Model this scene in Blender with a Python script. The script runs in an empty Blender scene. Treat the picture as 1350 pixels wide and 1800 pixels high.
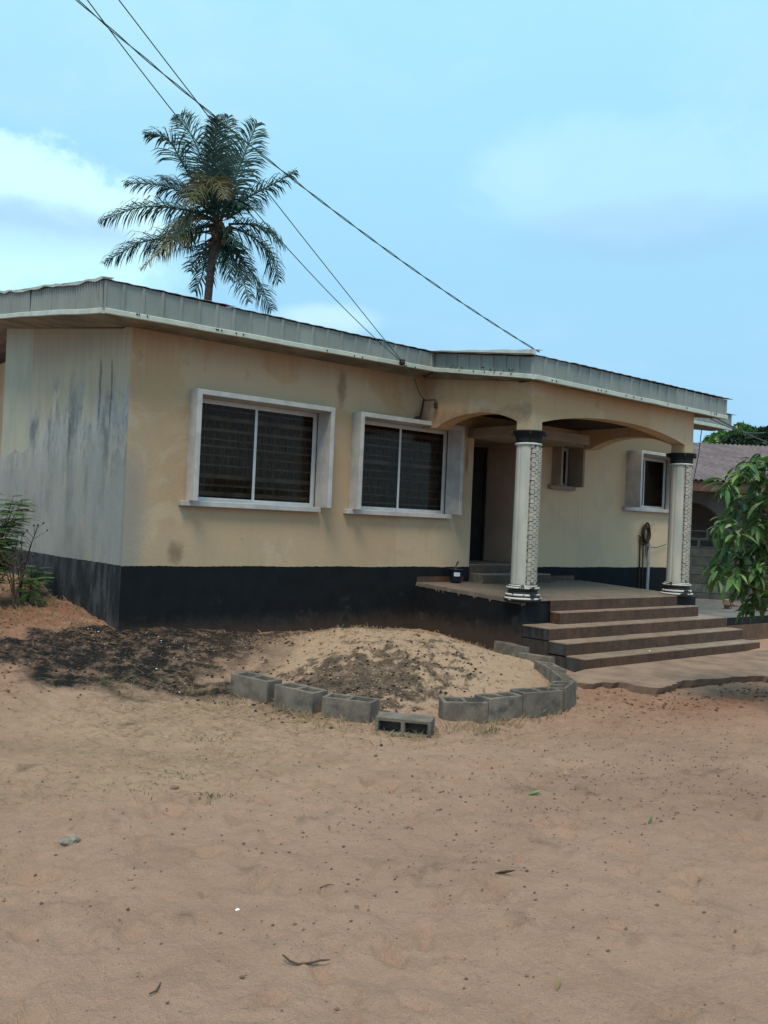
import bpy, bmesh, math, random
import numpy as np
from mathutils import Vector, Matrix
random.seed(7); RNG = np.random.RandomState(11)
SC = bpy.context.scene

# ------------------------------------------------------------------ camera, sky, sun, exposure
YAW, PITCH, ROLL, FPX = 0.6892, 0.0116, 0.0430, 1575.6
CAM = Vector((-4.2051, -9.7493, 1.7138))
_fw = Vector((math.sin(YAW)*math.cos(PITCH), math.cos(YAW)*math.cos(PITCH), math.sin(PITCH)))
_r0 = Vector((math.cos(YAW), -math.sin(YAW), 0)); _u0 = _r0.cross(_fw)
_r = math.cos(ROLL)*_r0 + math.sin(ROLL)*_u0
_u = -math.sin(ROLL)*_r0 + math.cos(ROLL)*_u0
cam = bpy.data.cameras.new('camera'); co = bpy.data.objects.new('camera', cam); SC.collection.objects.link(co)
co.matrix_world = Matrix(((_r.x,_u.x,-_fw.x,CAM.x),(_r.y,_u.y,-_fw.y,CAM.y),(_r.z,_u.z,-_fw.z,CAM.z),(0,0,0,1)))
cam.sensor_fit = 'VERTICAL'; cam.sensor_height = 36; cam.lens = FPX/1800*36
cam.clip_start = .05; cam.clip_end = 2000
SC.camera = co
def ray(px, py):
    return _fw + ((px-675)*_r - (py-900)*_u)/FPX
def at(px, py, d):
    return CAM + d*ray(px, py)

SUN_EL, SUN_AZ = math.radians(61), math.radians(228)     # azimuth measured from +y clockwise: light comes from the left front
sdir = Vector((math.sin(SUN_AZ)*math.cos(SUN_EL), math.cos(SUN_AZ)*math.cos(SUN_EL), math.sin(SUN_EL)))
sl = bpy.data.lights.new('sun', 'SUN'); sl.energy = 3.0; sl.angle = math.radians(20); sl.color = (1, .86, .68)
so = bpy.data.objects.new('sun', sl); SC.collection.objects.link(so)
so.rotation_euler = sdir.to_track_quat('Z', 'Y').to_euler()

SC.view_settings.view_transform = 'Standard'; SC.view_settings.look = 'None'
SC.view_settings.exposure = 0; SC.view_settings.gamma = 1; SC.view_settings.use_curve_mapping = False

class NT:
    def __init__(s, tree): s.t = tree; s.n = tree.nodes; s.l = tree.links
    def new(s, ty, ins=None, **kw):
        n = s.n.new(ty)
        for k, v in kw.items(): setattr(n, k, v)
        for k, v in (ins or {}).items(): s.put(n.inputs[k], v)
        return n
    def put(s, sock, v):
        if isinstance(v, bpy.types.NodeSocket): s.l.new(v, sock)
        elif isinstance(v, (tuple, list)) and len(v) == 3 and sock.type == 'RGBA': sock.default_value = (*v, 1)
        else: sock.default_value = v
    def math(s, op, a, b=0.0, clamp=False):
        n = s.new('ShaderNodeMath', {0: a, 1: b}, operation=op); n.use_clamp = clamp; return n.outputs[0]
    def mix(s, f, a, b, mode='MIX'):
        n = s.n.new('ShaderNodeMix'); n.data_type = 'RGBA'; n.blend_type = mode
        s.put(n.inputs[0], f); s.put(n.inputs[6], a); s.put(n.inputs[7], b); return n.outputs[2]
    def ramp(s, v, p0, p1, c0=0.0, c1=1.0):
        n = s.new('ShaderNodeMapRange', {0: v, 1: p0, 2: p1, 3: c0, 4: c1}); n.interpolation_type = 'SMOOTHSTEP'; return n.outputs[0]
    def noise(s, vec, scale, detail=4, rough=.55, dist=0.0):
        n = s.new('ShaderNodeTexNoise', {'Scale': scale, 'Detail': detail, 'Roughness': rough, 'Distortion': dist})
        if vec is not None: s.l.new(vec, n.inputs['Vector'])
        return n.outputs['Fac']
    def scalev(s, vec, v):
        n = s.new('ShaderNodeVectorMath', {0: vec, 1: v}, operation='MULTIPLY'); return n.outputs[0]

W = bpy.data.worlds.new('World'); SC.world = W; W.use_nodes = True
w = NT(W.node_tree); w.n.clear()
sky = w.new('ShaderNodeTexSky', sky_type='NISHITA'); sky.sun_disc = False
sky.sun_elevation = SUN_EL; sky.sun_rotation = SUN_AZ; sky.air_density = 1.3; sky.dust_density = 2.0; sky.ozone_density = 1.0
tc = w.new('ShaderNodeTexCoord'); D = tc.outputs['Generated']
sep = w.new('ShaderNodeSeparateXYZ', {0: D})
# thin bright veil over the blue (colour before the 0.1 strength)
up = w.ramp(sep.outputs[2], 0.0, 0.62)
veil = w.mix(up, (3.75, 7.1, 10.4), (4.8, 9.4, 11.4))
base = w.mix(.86, sky.outputs[0], veil)
n1 = w.noise(w.scalev(D, (1, 1, 2.2)), 2.6, 12, .62, .25)
n2 = w.noise(w.scalev(D, (1, 1, 1.5)), 6.0, 12, .62, .25)
base = w.mix(w.math('MULTIPLY', w.ramp(n1, .40, .8), .38), base, (7.0, 9.4, 10.5))
def blob(px, py, rx, ry, sharp0, sharp1, wob):
    d = ray(px, py).normalized()
    hz = Vector((d.y, -d.x, 0)).normalized(); vz = hz.cross(d).normalized()
    a = w.new('ShaderNodeVectorMath', {0: D, 1: tuple(hz)}, operation='DOT_PRODUCT').outputs['Value']
    b = w.new('ShaderNodeVectorMath', {0: D, 1: tuple(vz)}, operation='DOT_PRODUCT').outputs['Value']
    c = w.new('ShaderNodeVectorMath', {0: D, 1: tuple(d)}, operation='DOT_PRODUCT').outputs['Value']
    a2 = w.math('POWER', w.math('ABSOLUTE', w.math('DIVIDE', a, rx/FPX)), 2)
    v0 = w.math('SUBTRACT', b, math.copysign(0, 1) + vz.dot(d))
    b2 = w.math('POWER', w.math('ABSOLUTE', w.math('DIVIDE', v0, ry/FPX)), 2)
    r = w.math('ADD', a2, b2)
    r = w.math('ADD', r, w.math('MULTIPLY', w.math('SUBTRACT', n2, .5), wob))
    m = w.ramp(r, sharp1, sharp0)
    return w.math('MULTIPLY', m, w.ramp(c, 0.0, .3)), v0
CL = [ # px, py, rx, ry, s0, s1, wob, colour, strength
    (40, 385, 195, 115, .55, 1.25, 4.6, (7.2, 11.0, 12.0), .95),
    (60, 405, 150, 42, .0, 1.9, 4.0, (4.0, 6.5, 9.2), .75),
    (1180, 310, 280, 80, .0, 2.0, 5.5, (7.0, 10.4, 11.8), .30),
    (1210, 408, 250, 46, .0, 2.0, 4.5, (3.9, 6.4, 9.5), .45),
    (905, 302, 50, 35, .0, 2.4, 4.5, (6.6, 10.2, 11.6), .12),
    (580, 560, 75, 24, .0, 2.0, 4.0, (7.5, 10.4, 11.6), .6),
    (110, 465, 170, 40, .0, 2.2, 4.5, (6.2, 10.4, 11.6), .65),
]
for px, py, rx, ry, s0, s1, wob, colr, st in CL:
    m, _ = blob(px, py, rx, ry, s0, s1, wob)
    base = w.mix(w.math('MULTIPLY', m, st), base, colr)
bg = w.new('ShaderNodeBackground', {'Color': base, 'Strength': .1})
wo = w.new('ShaderNodeOutputWorld', {'Surface': bg.outputs[0]})

# ------------------------------------------------------------------ helpers
def mat(name, c1, c2=None, scale=3.0, rough=.85, grain=.0, gscale=120, bump=.0, bscale=60, stretch=(1,1,1), lo=.35, hi=.65,
        metal=0.0, rand=0.0, spec=.3, c3=None, s3=12, l3=.55, h3=.7, coords='Object'):
    m = bpy.data.materials.new(name); m.use_nodes = True; t = NT(m.node_tree); t.n.clear()
    tcn = t.new('ShaderNodeTexCoord')
    P = tcn.outputs['Object'] if coords == 'Object' else t.new('ShaderNodeNewGeometry').outputs['Position']
    oi = t.new('ShaderNodeObjectInfo')
    off = t.new('ShaderNodeVectorMath', {0: P, 1: oi.outputs['Location']}, operation='ADD').outputs[0] if coords == 'Object' else P
    Q = t.scalev(off, stretch)
    col = c1
    if c2: col = t.mix(t.ramp(t.noise(Q, scale, 6, .6), lo, hi), c1, c2)
    if c3: col = t.mix(t.ramp(t.noise(Q, s3, 5, .65), l3, h3), col, c3)
    if grain:
        g = t.ramp(t.noise(off, gscale, 3, .7), .25, .75, 1-grain, 1+grain)
        col = t.mix(1.0, col, t.new('ShaderNodeCombineColor', {0: g, 1: g, 2: g}).outputs[0], 'MULTIPLY')
    if rand:
        g = t.ramp(oi.outputs['Random'], 0, 1, 1-rand, 1+rand)
        col = t.mix(1.0, col, t.new('ShaderNodeCombineColor', {0: g, 1: g, 2: g}).outputs[0], 'MULTIPLY')
    b = t.new('ShaderNodeBsdfPrincipled', {'Base Color': col, 'Roughness': rough, 'Metallic': metal, 'Specular IOR Level': spec})
    if bump:
        bn = t.new('ShaderNodeBump', {'Height': t.noise(off, bscale, 5, .65), 'Strength': bump, 'Distance': .01})
        t.l.new(bn.outputs[0], b.inputs['Normal'])
    t.new('ShaderNodeOutputMaterial', {'Surface': b.outputs[0]})
    m['nt'] = 1
    return m
def link(o, parent=None):
    SC.collection.objects.link(o)
    if parent is not None: o.parent = parent
WL = {}
def wloc(o):
    v = Vector(o.location); p = o.parent
    while p is not None: v = v + Vector(p.location); p = p.parent
    return v
def mesh(name, V, F, m, smooth=False):
    me = bpy.data.meshes.new(name); me.from_pydata([tuple(v) for v in V], [], F)
    if m is not None:
        for k in (m if isinstance(m, (list, tuple)) else [m]): me.materials.append(k)
    if smooth: me.polygons.foreach_set('use_smooth', [True]*len(me.polygons))
    me.update(); return me
def fixn(me):
    bm = bmesh.new(); bm.from_mesh(me); bmesh.ops.recalc_face_normals(bm, faces=bm.faces); bm.to_mesh(me); bm.free(); return me
def obj(name, V, F, m, parent=None, smooth=False, bevel=0, pivot=None, normals=True, kind=None):
    """mesh from world-space vertices, origin at its base centre"""
    A = np.array([tuple(v) for v in V], float)
    if pivot is None: pivot = Vector(((A[:,0].min()+A[:,0].max())/2, (A[:,1].min()+A[:,1].max())/2, A[:,2].min()))
    pivot = Vector(pivot)
    me = mesh(name, A - np.array(pivot), F, m, smooth)
    if normals: fixn(me)
    o = bpy.data.objects.new(name, me); link(o, parent)
    o.location = pivot - (wloc(parent) if parent is not None else Vector((0,0,0)))
    if bevel:
        b = o.modifiers.new('bevel', 'BEVEL'); b.width = bevel; b.segments = 2; b.limit_method = 'ANGLE'
    if kind: o['kind'] = kind
    return o
def tag(o, label=None, cat=None, group=None, kind=None):
    if label: o['label'] = label
    if cat: o['category'] = cat
    if group: o['group'] = group
    if kind: o['kind'] = kind
    return o
def empty(name, loc, parent=None, rz=0):
    o = bpy.data.objects.new(name, None); link(o, parent); o.empty_display_size = .1
    o.location = Vector(loc) - (wloc(parent) if parent is not None else Vector((0,0,0))); o.rotation_euler = (0,0,rz); return o
class MB:
    def __init__(s): s.V = []; s.F = []
    def add(s, V, F):
        n = len(s.V); s.V += [tuple(v) for v in V]; s.F += [tuple(i+n for i in f) for f in F]; return s
    def box(s, x0, x1, y0, y1, z0, z1):
        return s.add([(x0,y0,z0),(x1,y0,z0),(x1,y1,z0),(x0,y1,z0),(x0,y0,z1),(x1,y0,z1),(x1,y1,z1),(x0,y1,z1)],
                     [(0,3,2,1),(4,5,6,7),(0,1,5,4),(1,2,6,5),(2,3,7,6),(3,0,4,7)])
    def tube(s, pts, rad, n=6, cap=True):
        pts = [Vector(p) for p in pts]; R = rad if isinstance(rad, (list, tuple)) else [rad]*len(pts)
        b = len(s.V); prev = None
        for i, p in enumerate(pts):
            d = (pts[min(i+1, len(pts)-1)] - pts[max(i-1, 0)]).normalized()
            a = prev if prev is not None else (Vector((0,0,1)) if abs(d.z) < .9 else Vector((1,0,0)))
            a = (a - d*a.dot(d)).normalized(); prev = a; c = d.cross(a)
            for k in range(n):
                t = 2*math.pi*k/n; s.V.append(tuple(p + (a*math.cos(t) + c*math.sin(t))*R[i]))
        for i in range(len(pts)-1):
            for k in range(n):
                k2 = (k+1) % n; s.F.append((b+i*n+k, b+i*n+k2, b+(i+1)*n+k2, b+(i+1)*n+k))
        if cap: s.F.append(tuple(b+k for k in range(n))[::-1]); s.F.append(tuple(b+(len(pts)-1)*n+k for k in range(n)))
        return s
    def lathe(s, cx, cy, prof, n=32, mod=None):
        b = len(s.V)
        for r, z in prof:
            for k in range(n):
                t = 2*math.pi*k/n; rr = r*(mod(t) if mod else 1)
                s.V.append((cx+rr*math.cos(t), cy+rr*math.sin(t), z))
        m_ = len(prof)
        for i in range(m_-1):
            for k in range(n):
                k2 = (k+1) % n; s.F.append((b+i*n+k, b+i*n+k2, b+(i+1)*n+k2, b+(i+1)*n+k))
        s.F.append(tuple(b+k for k in range(n))[::-1]); s.F.append(tuple(b+(m_-1)*n+k for k in range(n)))
        return s
    def prism(s, poly, axis, a0, a1):
        """poly = list of 2D points; axis 'x': (y,z) extruded in x; 'y': (x,z); 'z': (x,y)"""
        f = {'x': lambda p, a: (a, p[0], p[1]), 'y': lambda p, a: (p[0], a, p[1]), 'z': lambda p, a: (p[0], p[1], a)}[axis]
        n = len(poly); b = len(s.V)
        for a in (a0, a1):
            for p in poly: s.V.append(f(p, a))
        for i in range(n): j = (i+1) % n; s.F.append((b+i, b+j, b+n+j, b+n+i))
        s.F.append(tuple(b+i for i in range(n))[::-1]); s.F.append(tuple(b+n+i for i in range(n)))
        return s
    def grid(s, xs, zs, holes, y0, y1, ztop=None, axis='y'):
        """slab in the xz plane with rectangular openings (cell index pairs), one closed skin"""
        b = len(s.V); nx, nz = len(xs), len(zs)
        f = (lambda x, y, z: (x, y, z)) if axis == 'y' else ((lambda x, y, z: (y, x, z)) if axis == 'x' else (lambda x, y, z: (x, z, y)))
        for y in (y0, y1):
            for i, x in enumerate(xs):
                for j, z in enumerate(zs):
                    zz = z if (ztop is None or j < nz-1) else ztop(x)
                    s.V.append(f(x, y, zz))
        I = lambda k, i, j: b + k*nx*nz + i*nz + j
        solid = lambda i, j: 0 <= i < nx-1 and 0 <= j < nz-1 and (i, j) not in holes
        for i in range(nx-1):
            for j in range(nz-1):
                if not solid(i, j): continue
                s.F.append((I(0,i,j), I(0,i+1,j), I(0,i+1,j+1), I(0,i,j+1)))
                s.F.append((I(1,i,j), I(1,i,j+1), I(1,i+1,j+1), I(1,i+1,j)))
                if not solid(i-1, j): s.F.append((I(0,i,j), I(0,i,j+1), I(1,i,j+1), I(1,i,j)))
                if not solid(i+1, j): s.F.append((I(0,i+1,j), I(1,i+1,j), I(1,i+1,j+1), I(0,i+1,j+1)))
                if not solid(i, j-1): s.F.append((I(0,i,j), I(1,i,j), I(1,i+1,j), I(0,i+1,j)))
                if not solid(i, j+1): s.F.append((I(0,i,j+1), I(0,i+1,j+1), I(1,i+1,j+1), I(1,i,j+1)))
        return s
    def out(s, name, m, parent=None, **kw): return obj(name, s.V, s.F, m, parent, **kw)
def box(name, x0, x1, y0, y1, z0, z1, m, parent=None, **kw): return MB().box(x0,x1,y0,y1,z0,z1).out(name, m, parent, **kw)
def clone(o, loc, rot=None, parent=None, scale=None):
    c = o.copy(); link(c, parent)
    c.location = Vector(loc) - (wloc(parent) if parent is not None else Vector((0,0,0)))
    if rot is not None: c.rotation_euler = rot
    if scale is not None: c.scale = scale
    return c

# numpy value noise
_H = RNG.rand(512, 512)
def vnoise(x, y):
    xi = np.floor(x).astype(int); yi = np.floor(y).astype(int); fx = x-xi; fy = y-yi
    fx = fx*fx*(3-2*fx); fy = fy*fy*(3-2*fy)
    a = _H[xi % 512, yi % 512]; b = _H[(xi+1) % 512, yi % 512]; c = _H[xi % 512, (yi+1) % 512]; d = _H[(xi+1) % 512, (yi+1) % 512]
    return (a*(1-fx)+b*fx)*(1-fy) + (c*(1-fx)+d*fx)*fy
def fbm(x, y, s, o=4, g=.5):
    t = 0; a = 1; n = 0
    for k in range(o): t = t + a*vnoise(x*s+17.3*k, y*s+9.1*k); n += a; a *= g; s *= 2.03
    return t/n

# ------------------------------------------------------------------ materials
M = {}
M['trim'] = mat('trim_paint', (.50,.53,.47), (.40,.44,.39), 5, .5, .06, 90)
M['fascia'] = mat('fascia_metal', (.215,.24,.228), (.175,.20,.19), 3, .45, .05, 60, stretch=(1,1,.4), rand=.06, c3=(.13,.14,.11), s3=7, l3=.6, h3=.8, spec=.4)
M['roof'] = mat('roof_metal', (.42,.40,.39), (.26,.245,.24), 3, .5, .1, 50, rand=.1)
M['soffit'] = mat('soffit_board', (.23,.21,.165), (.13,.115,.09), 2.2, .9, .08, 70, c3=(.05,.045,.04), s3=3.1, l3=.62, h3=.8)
M['white'] = mat('white_paint', (.44,.43,.42), (.34,.335,.33), 4, .6, .05, 80, c3=(.36,.28,.22), s3=9, l3=.66, h3=.8, bump=.15, bscale=90)
M['beige'] = mat('beige_surround', (.27,.21,.16), (.22,.17,.13), 4, .8, .05, 80, bump=.2, bscale=90)
M['alu'] = mat('aluminium', (.55,.56,.57), (.48,.49,.5), 6, .4, .03, 60, metal=.3)
M['black'] = mat('black_paint', (.006,.0075,.010), (.010,.012,.015), 3, .75, .25, 60, bump=.25, bscale=70, c3=(.05,.05,.047), s3=2.3, l3=.66, h3=.86, spec=.25)
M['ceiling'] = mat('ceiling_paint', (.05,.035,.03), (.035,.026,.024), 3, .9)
M['door'] = mat('door_steel', (.022,.022,.024), (.014,.014,.016), 5, .5)
M['bar'] = mat('bar_paint', (.30,.26,.22), (.17,.15,.13), 3)
M['recess_paint'] = mat('brown_recess_paint', (.48,.33,.25), (.42,.29,.22), 2, .9, .05, 80)
M['curtain'] = mat('curtain_cloth', (.26,.20,.16), (.12,.09,.075), 8, .95, stretch=(8,8,1))
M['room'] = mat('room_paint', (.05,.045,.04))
M['tile'] = mat('floor_tile', (.078,.040,.023), (.046,.024,.014), 7, .5, .12, 45, rand=.12, c3=(.11,.058,.036), s3=22, l3=.5, h3=.75, spec=.4)
M['tiletop'] = mat('tread_tile', (.32,.235,.175), (.25,.175,.13), 6, .42, .1, 45, rand=.08, c3=(.16,.11,.075), s3=20, l3=.55, h3=.8, spec=.45)
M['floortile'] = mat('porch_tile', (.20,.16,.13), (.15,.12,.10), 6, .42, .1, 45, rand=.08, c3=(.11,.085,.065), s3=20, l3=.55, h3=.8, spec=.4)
M['grout'] = mat('mortar', (.17,.145,.12), (.11,.09,.075), 12, .95, .15, 60)
M['block'] = mat('sandcrete', (.175,.148,.122), (.11,.095,.080), 8, .95, .16, 110, bump=.5, bscale=120, rand=.14, c3=(.05,.05,.052), s3=4, l3=.56, h3=.76)
M['fence'] = mat('fence_block', (.085,.09,.085), (.055,.058,.056), 5, .95, .15, 60, bump=.5, bscale=60, rand=.25)
M['concrete'] = mat('old_concrete', (.28,.185,.135), (.19,.125,.092), 3, .95, .14, 90, bump=.5, bscale=60, c3=(.13,.11,.09), s3=9, l3=.58, h3=.75)
M['terrace'] = mat('terrace_concrete', (.16,.155,.145), (.11,.105,.1), 3, .9, .1, 90, bump=.3, bscale=60)
M['chip'] = mat('chipped_paint', (.012,.014,.018), (.022,.026,.03), 3, .6, c3=(.42,.41,.39), s3=9, l3=.62, h3=.66, bump=.2, bscale=80)
M['chipring'] = mat('worn_white_ring', (.012,.014,.018), (.52,.51,.48), 7, .6, lo=.42, hi=.47)
M['shaft'] = mat('shaft_paint', (.44,.435,.385), (.34,.35,.33), 5, .75, .06, 90, stretch=(1,1,.25), c3=(.22,.24,.25), s3=6, l3=.6, h3=.78, bump=.15, bscale=80)
M['motif'] = mat('motif_relief', (.40,.37,.31), (.30,.29,.26), 8, .85, .08, 90)
M['recess'] = mat('motif_groove', (.04,.04,.04), (.30,.28,.25), 22, .95, lo=.42, hi=.58)
M['cable'] = mat('cable_rubber', (.04,.07,.045), None, rough=.6)
M['iron'] = mat('rusty_iron', (.05,.03,.02), (.02,.018,.016), 20, .8)
M['pvc'] = mat('grey_pipe', (.30,.33,.36), (.24,.27,.3), 10, .5)
M['bucket'] = mat('bucket_plastic', (.008,.012,.028), None, rough=.4)
M['label'] = mat('paper_label', (.6,.62,.68), None, rough=.6)
M['ink'] = mat('label_ink', (.2,.22,.27), None)
M['nroof'] = mat('rust_roof', (.17,.125,.13), (.115,.085,.09), 1.2, .75, .08, 30, stretch=(3,1,1), c3=(.24,.20,.19), s3=2.2, l3=.55, h3=.8)
M['nboard'] = mat('brown_board', (.10,.05,.038), (.075,.04,.03), 5, .8)
M['nwall'] = mat('grey_plaster', (.11,.12,.12), (.08,.088,.09), 2, .95)
M['ndark'] = mat('dark_interior', (.02,.023,.027), None)
M['stone'] = mat('grey_stone', (.27,.23,.19), (.18,.15,.125), 30, .95, .1, 100)
M['twig'] = mat('twig_bark', (.10,.065,.04), (.06,.04,.027), 20, .9)
M['straw'] = mat('dry_straw', (.36,.27,.16), (.24,.17,.09), 3, .9, coords='World')
M['weed'] = mat('weed_green', (.05,.09,.03), (.09,.12,.04), 4, .8, coords='World')
M['white_scrap'] = mat('white_scrap', (.75,.75,.74), None)
M['trunk'] = mat('palm_bark', (.075,.068,.064), (.04,.036,.035), 4, .95, .15, 40, stretch=(1,1,6))
M['nut'] = mat('coconut_husk', (.085,.045,.025), (.05,.03,.02), 6, .7)
def leafmat(name, a, b, back=.35, sc=6, ro=.38, sp=.5):
    m = bpy.data.materials.new(name); m.use_nodes = True; t = NT(m.node_tree); t.n.clear()
    P = t.new('ShaderNodeNewGeometry').outputs['Position']; oi = t.new('ShaderNodeObjectInfo')
    c = t.mix(t.ramp(t.noise(P, sc, 4, .6), .35, .65), a, b)
    g = t.ramp(oi.outputs['Random'], 0, 1, .75, 1.3)
    c = t.mix(1.0, c, t.new('ShaderNodeCombineColor', {0: g, 1: g, 2: g}).outputs[0], 'MULTIPLY')
    p = t.new('ShaderNodeBsdfPrincipled', {'Base Color': c, 'Roughness': ro, 'Specular IOR Level': sp})
    tr = t.new('ShaderNodeBsdfTranslucent', {'Color': c})
    mx = t.new('ShaderNodeMixShader', {0: back, 1: p.outputs[0], 2: tr.outputs[0]})
    t.new('ShaderNodeOutputMaterial', {'Surface': mx.outputs[0]}); return m
M['palm'] = leafmat('palm_green', (.012,.040,.034), (.030,.066,.056), .05, 1.5, .6, .2)
M['palmdry'] = leafmat('palm_olive', (.10,.105,.04), (.14,.12,.06), .3, 1.2)
M['leafA'] = leafmat('leaf_dark', (.045,.105,.032), (.08,.16,.045), .25)
M['leafB'] = leafmat('leaf_mid', (.08,.17,.045), (.12,.21,.06), .3)
M['leafC'] = leafmat('leaf_young', (.22,.30,.05), (.15,.24,.05), .4)
M['far'] = leafmat('far_leaf', (.035,.095,.02), (.07,.16,.03), .3, .8)
M['fardark'] = leafmat('far_leaf_dark', (.02,.045,.02), (.035,.07,.03), .3, .8)

def wall_material():
    m = bpy.data.materials.new('house_plaster'); m.use_nodes = True; t = NT(m.node_tree); t.n.clear()
    g = t.new('ShaderNodeNewGeometry'); P = g.outputs['Position']; s = t.new('ShaderNodeSeparateXYZ', {0: P})
    X, Y, Z = s.outputs
    nrm = t.new('ShaderNodeSeparateXYZ', {0: g.outputs['True Normal']})
    c = t.mix(t.ramp(t.noise(P, 1.1, 6, .6), .3, .7), (.45,.32,.20), (.385,.275,.175))
    c = t.mix(t.ramp(t.noise(P, 2.7, 5, .65), .5, .72, 0, .7), c, (.36,.285,.205))
    # dusty paler band low on the front
    c = t.mix(t.math('MULTIPLY', t.ramp(Z, 2.0, 1.2), .35), c, (.42,.34,.25))
    c = t.mix(t.math('MULTIPLY', t.ramp(X, 7.0, 7.2), .8), c, (.60,.45,.30))
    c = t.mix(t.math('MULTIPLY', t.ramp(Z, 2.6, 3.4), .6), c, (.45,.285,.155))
    # vertical wash-down streaks
    sv = t.noise(t.scalev(P, (7, 7, .5)), 1.6, 5, .6)
    c = t.mix(t.ramp(sv, .55, .8, 0, .45), c, (.28,.21,.14))
    pt = t.ramp(t.noise(P, .8, 7, .62, .6), .50, .56, 0, .55)
    c = t.mix(pt, c, (.47,.375,.265))
    st2 = t.math('MULTIPLY', t.ramp(t.noise(t.scalev(P, (1.2,1.2,.8)), 3.1, 7, .7), .60, .74), .6)
    c = t.mix(st2, c, (.235,.165,.11))
    for x0, z0, rx, rz in ((.66, 1.25, .13, .17), (5.42, 2.75, .05, .28), (4.42, 3.2, .12, .2), (3.0, 3.5, .10, .3)):
        ex_ = t.math('POWER', t.math('DIVIDE', t.math('ABSOLUTE', t.math('SUBTRACT', X, x0)), rx), 2)
        ez_ = t.math('POWER', t.math('DIVIDE', t.math('ABSOLUTE', t.math('SUBTRACT', Z, z0)), rz), 2)
        rr_ = t.math('ADD', t.math('ADD', ex_, ez_), t.math('MULTIPLY', t.noise(P, 11, 5, .7), 1.6))
        c = t.mix(t.ramp(rr_, 1.9, .7, 0, .7), c, (.16,.105,.075))
    # side wall (faces -x at x = 0): grey-blue algae film with black runs and bare patches
    side = t.math('MULTIPLY', t.ramp(X, .02, .013), t.ramp(nrm.outputs[0], -.5, -.9))
    n_l = t.noise(t.scalev(P, (1, 1.3, .8)), 1.2, 7, .66)
    low = t.ramp(t.math('ADD', Z, t.math('MULTIPLY', t.math('SUBTRACT', n_l, .5), 2.2)), 3.45, 2.75)
    c2 = t.mix(t.ramp(n_l, .35, .65), (.27,.285,.285), (.40,.405,.385))
    c2 = t.mix(t.ramp(t.noise(t.scalev(P, (1, 1.5, .9)), 1.7, 8, .72), .47, .66, 0, .85), c2, (.12,.135,.14))
    c2 = t.mix(t.ramp(t.noise(t.scalev(P, (1, 5, 1.2)), 3.6, 8, .75), .50, .70, 0, .6), c2, (.10,.108,.108))
    c2 = t.mix(t.ramp(t.noise(P, 38, 5, .75), .5, .75, 0, .35), c2, (.13,.135,.13))
    c2 = t.mix(t.ramp(t.noise(t.scalev(P, (1, 2, .8)), 1.7, 7, .68), .54, .66, 0, .9), c2, (.50,.44,.31))
    top = t.mix(t.ramp(t.noise(t.scalev(P, (1, 3, .4)), 1.7, 5, .6), .4, .7), (.40,.355,.255), (.33,.31,.245))
    cs = t.mix(low, top, c2)
    for y0, wd, z1, z0, cc_ in ((.88, .05, 3.62, 2.5, 0), (.53, .045, 3.6, 2.4, 0), (1.83, .075, 2.95, 1.9, 0), (1.2, .09, 2.3, 1.5, 0), (.60, .12, 2.75, 1.9, 0), (1.75, .20, 2.1, 1.4, 0), (1.25, .09, 2.0, 1.35, 1), (3.35, .13, 2.55, 1.9, 1), (3.3, .16, 1.75, 1.2, 1)):
        wob = t.math('MULTIPLY', t.math('SUBTRACT', t.noise(P, 3.0, 3), .5), .10)
        d = t.math('ABSOLUTE', t.math('ADD', t.math('SUBTRACT', Y, y0), wob))
        k = t.math('MULTIPLY', t.ramp(d, wd, wd*.1), t.math('MULTIPLY', t.ramp(Z, z1, z1-.2), t.ramp(Z, z0, z0+.5)))
        k = t.math('MULTIPLY', k, t.ramp(t.noise(t.scalev(P, (1, 4, 1.5)), 9, 6, .75), .30, .62, .25, 1.0))
        cs = t.mix(t.math('MULTIPLY', k, .85), cs, (.45,.40,.29) if cc_ else (.05,.054,.056))
    cs = t.mix(t.math('MULTIPLY', t.ramp(Y, .10, .02), t.ramp(Z, 2.9, 2.3, 0, .7)), cs, (.10,.108,.11))
    c = t.mix(side, c, cs)
    # speckled rough render near the corner and fine grain
    spk = t.noise(P, 95, 3, .7)
    nearc = t.math('MULTIPLY', t.ramp(t.math('ADD', X, t.math('MULTIPLY', t.math('SUBTRACT', n_l, .5), .5)), .38, .08), t.ramp(Z, 2.9, 2.0))
    c = t.mix(t.math('MULTIPLY', nearc, t.ramp(spk, .4, .6, .45, .95)), c, (.22,.225,.215))
    gr = t.ramp(spk, .25, .75, .9, 1.1)
    c = t.mix(1.0, c, t.new('ShaderNodeCombineColor', {0: gr, 1: gr, 2: gr}).outputs[0], 'MULTIPLY')
    # soft eave shade painted in right under the soffit, broken by stain streaks
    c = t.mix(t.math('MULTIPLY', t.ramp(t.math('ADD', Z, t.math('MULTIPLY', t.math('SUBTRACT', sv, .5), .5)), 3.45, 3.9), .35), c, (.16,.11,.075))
    b = t.new('ShaderNodeBsdfPrincipled', {'Base Color': c, 'Roughness': .92, 'Specular IOR Level': .15})
    h = t.math('ADD', t.math('MULTIPLY', spk, .6), t.noise(P, 24, 5, .6))
    bn = t.new('ShaderNodeBump', {'Height': h, 'Strength': .35, 'Distance': .010}); t.l.new(bn.outputs[0], b.inputs['Normal'])
    t.new('ShaderNodeOutputMaterial', {'Surface': b.outputs[0]}); return m
M['wall'] = wall_material()
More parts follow.
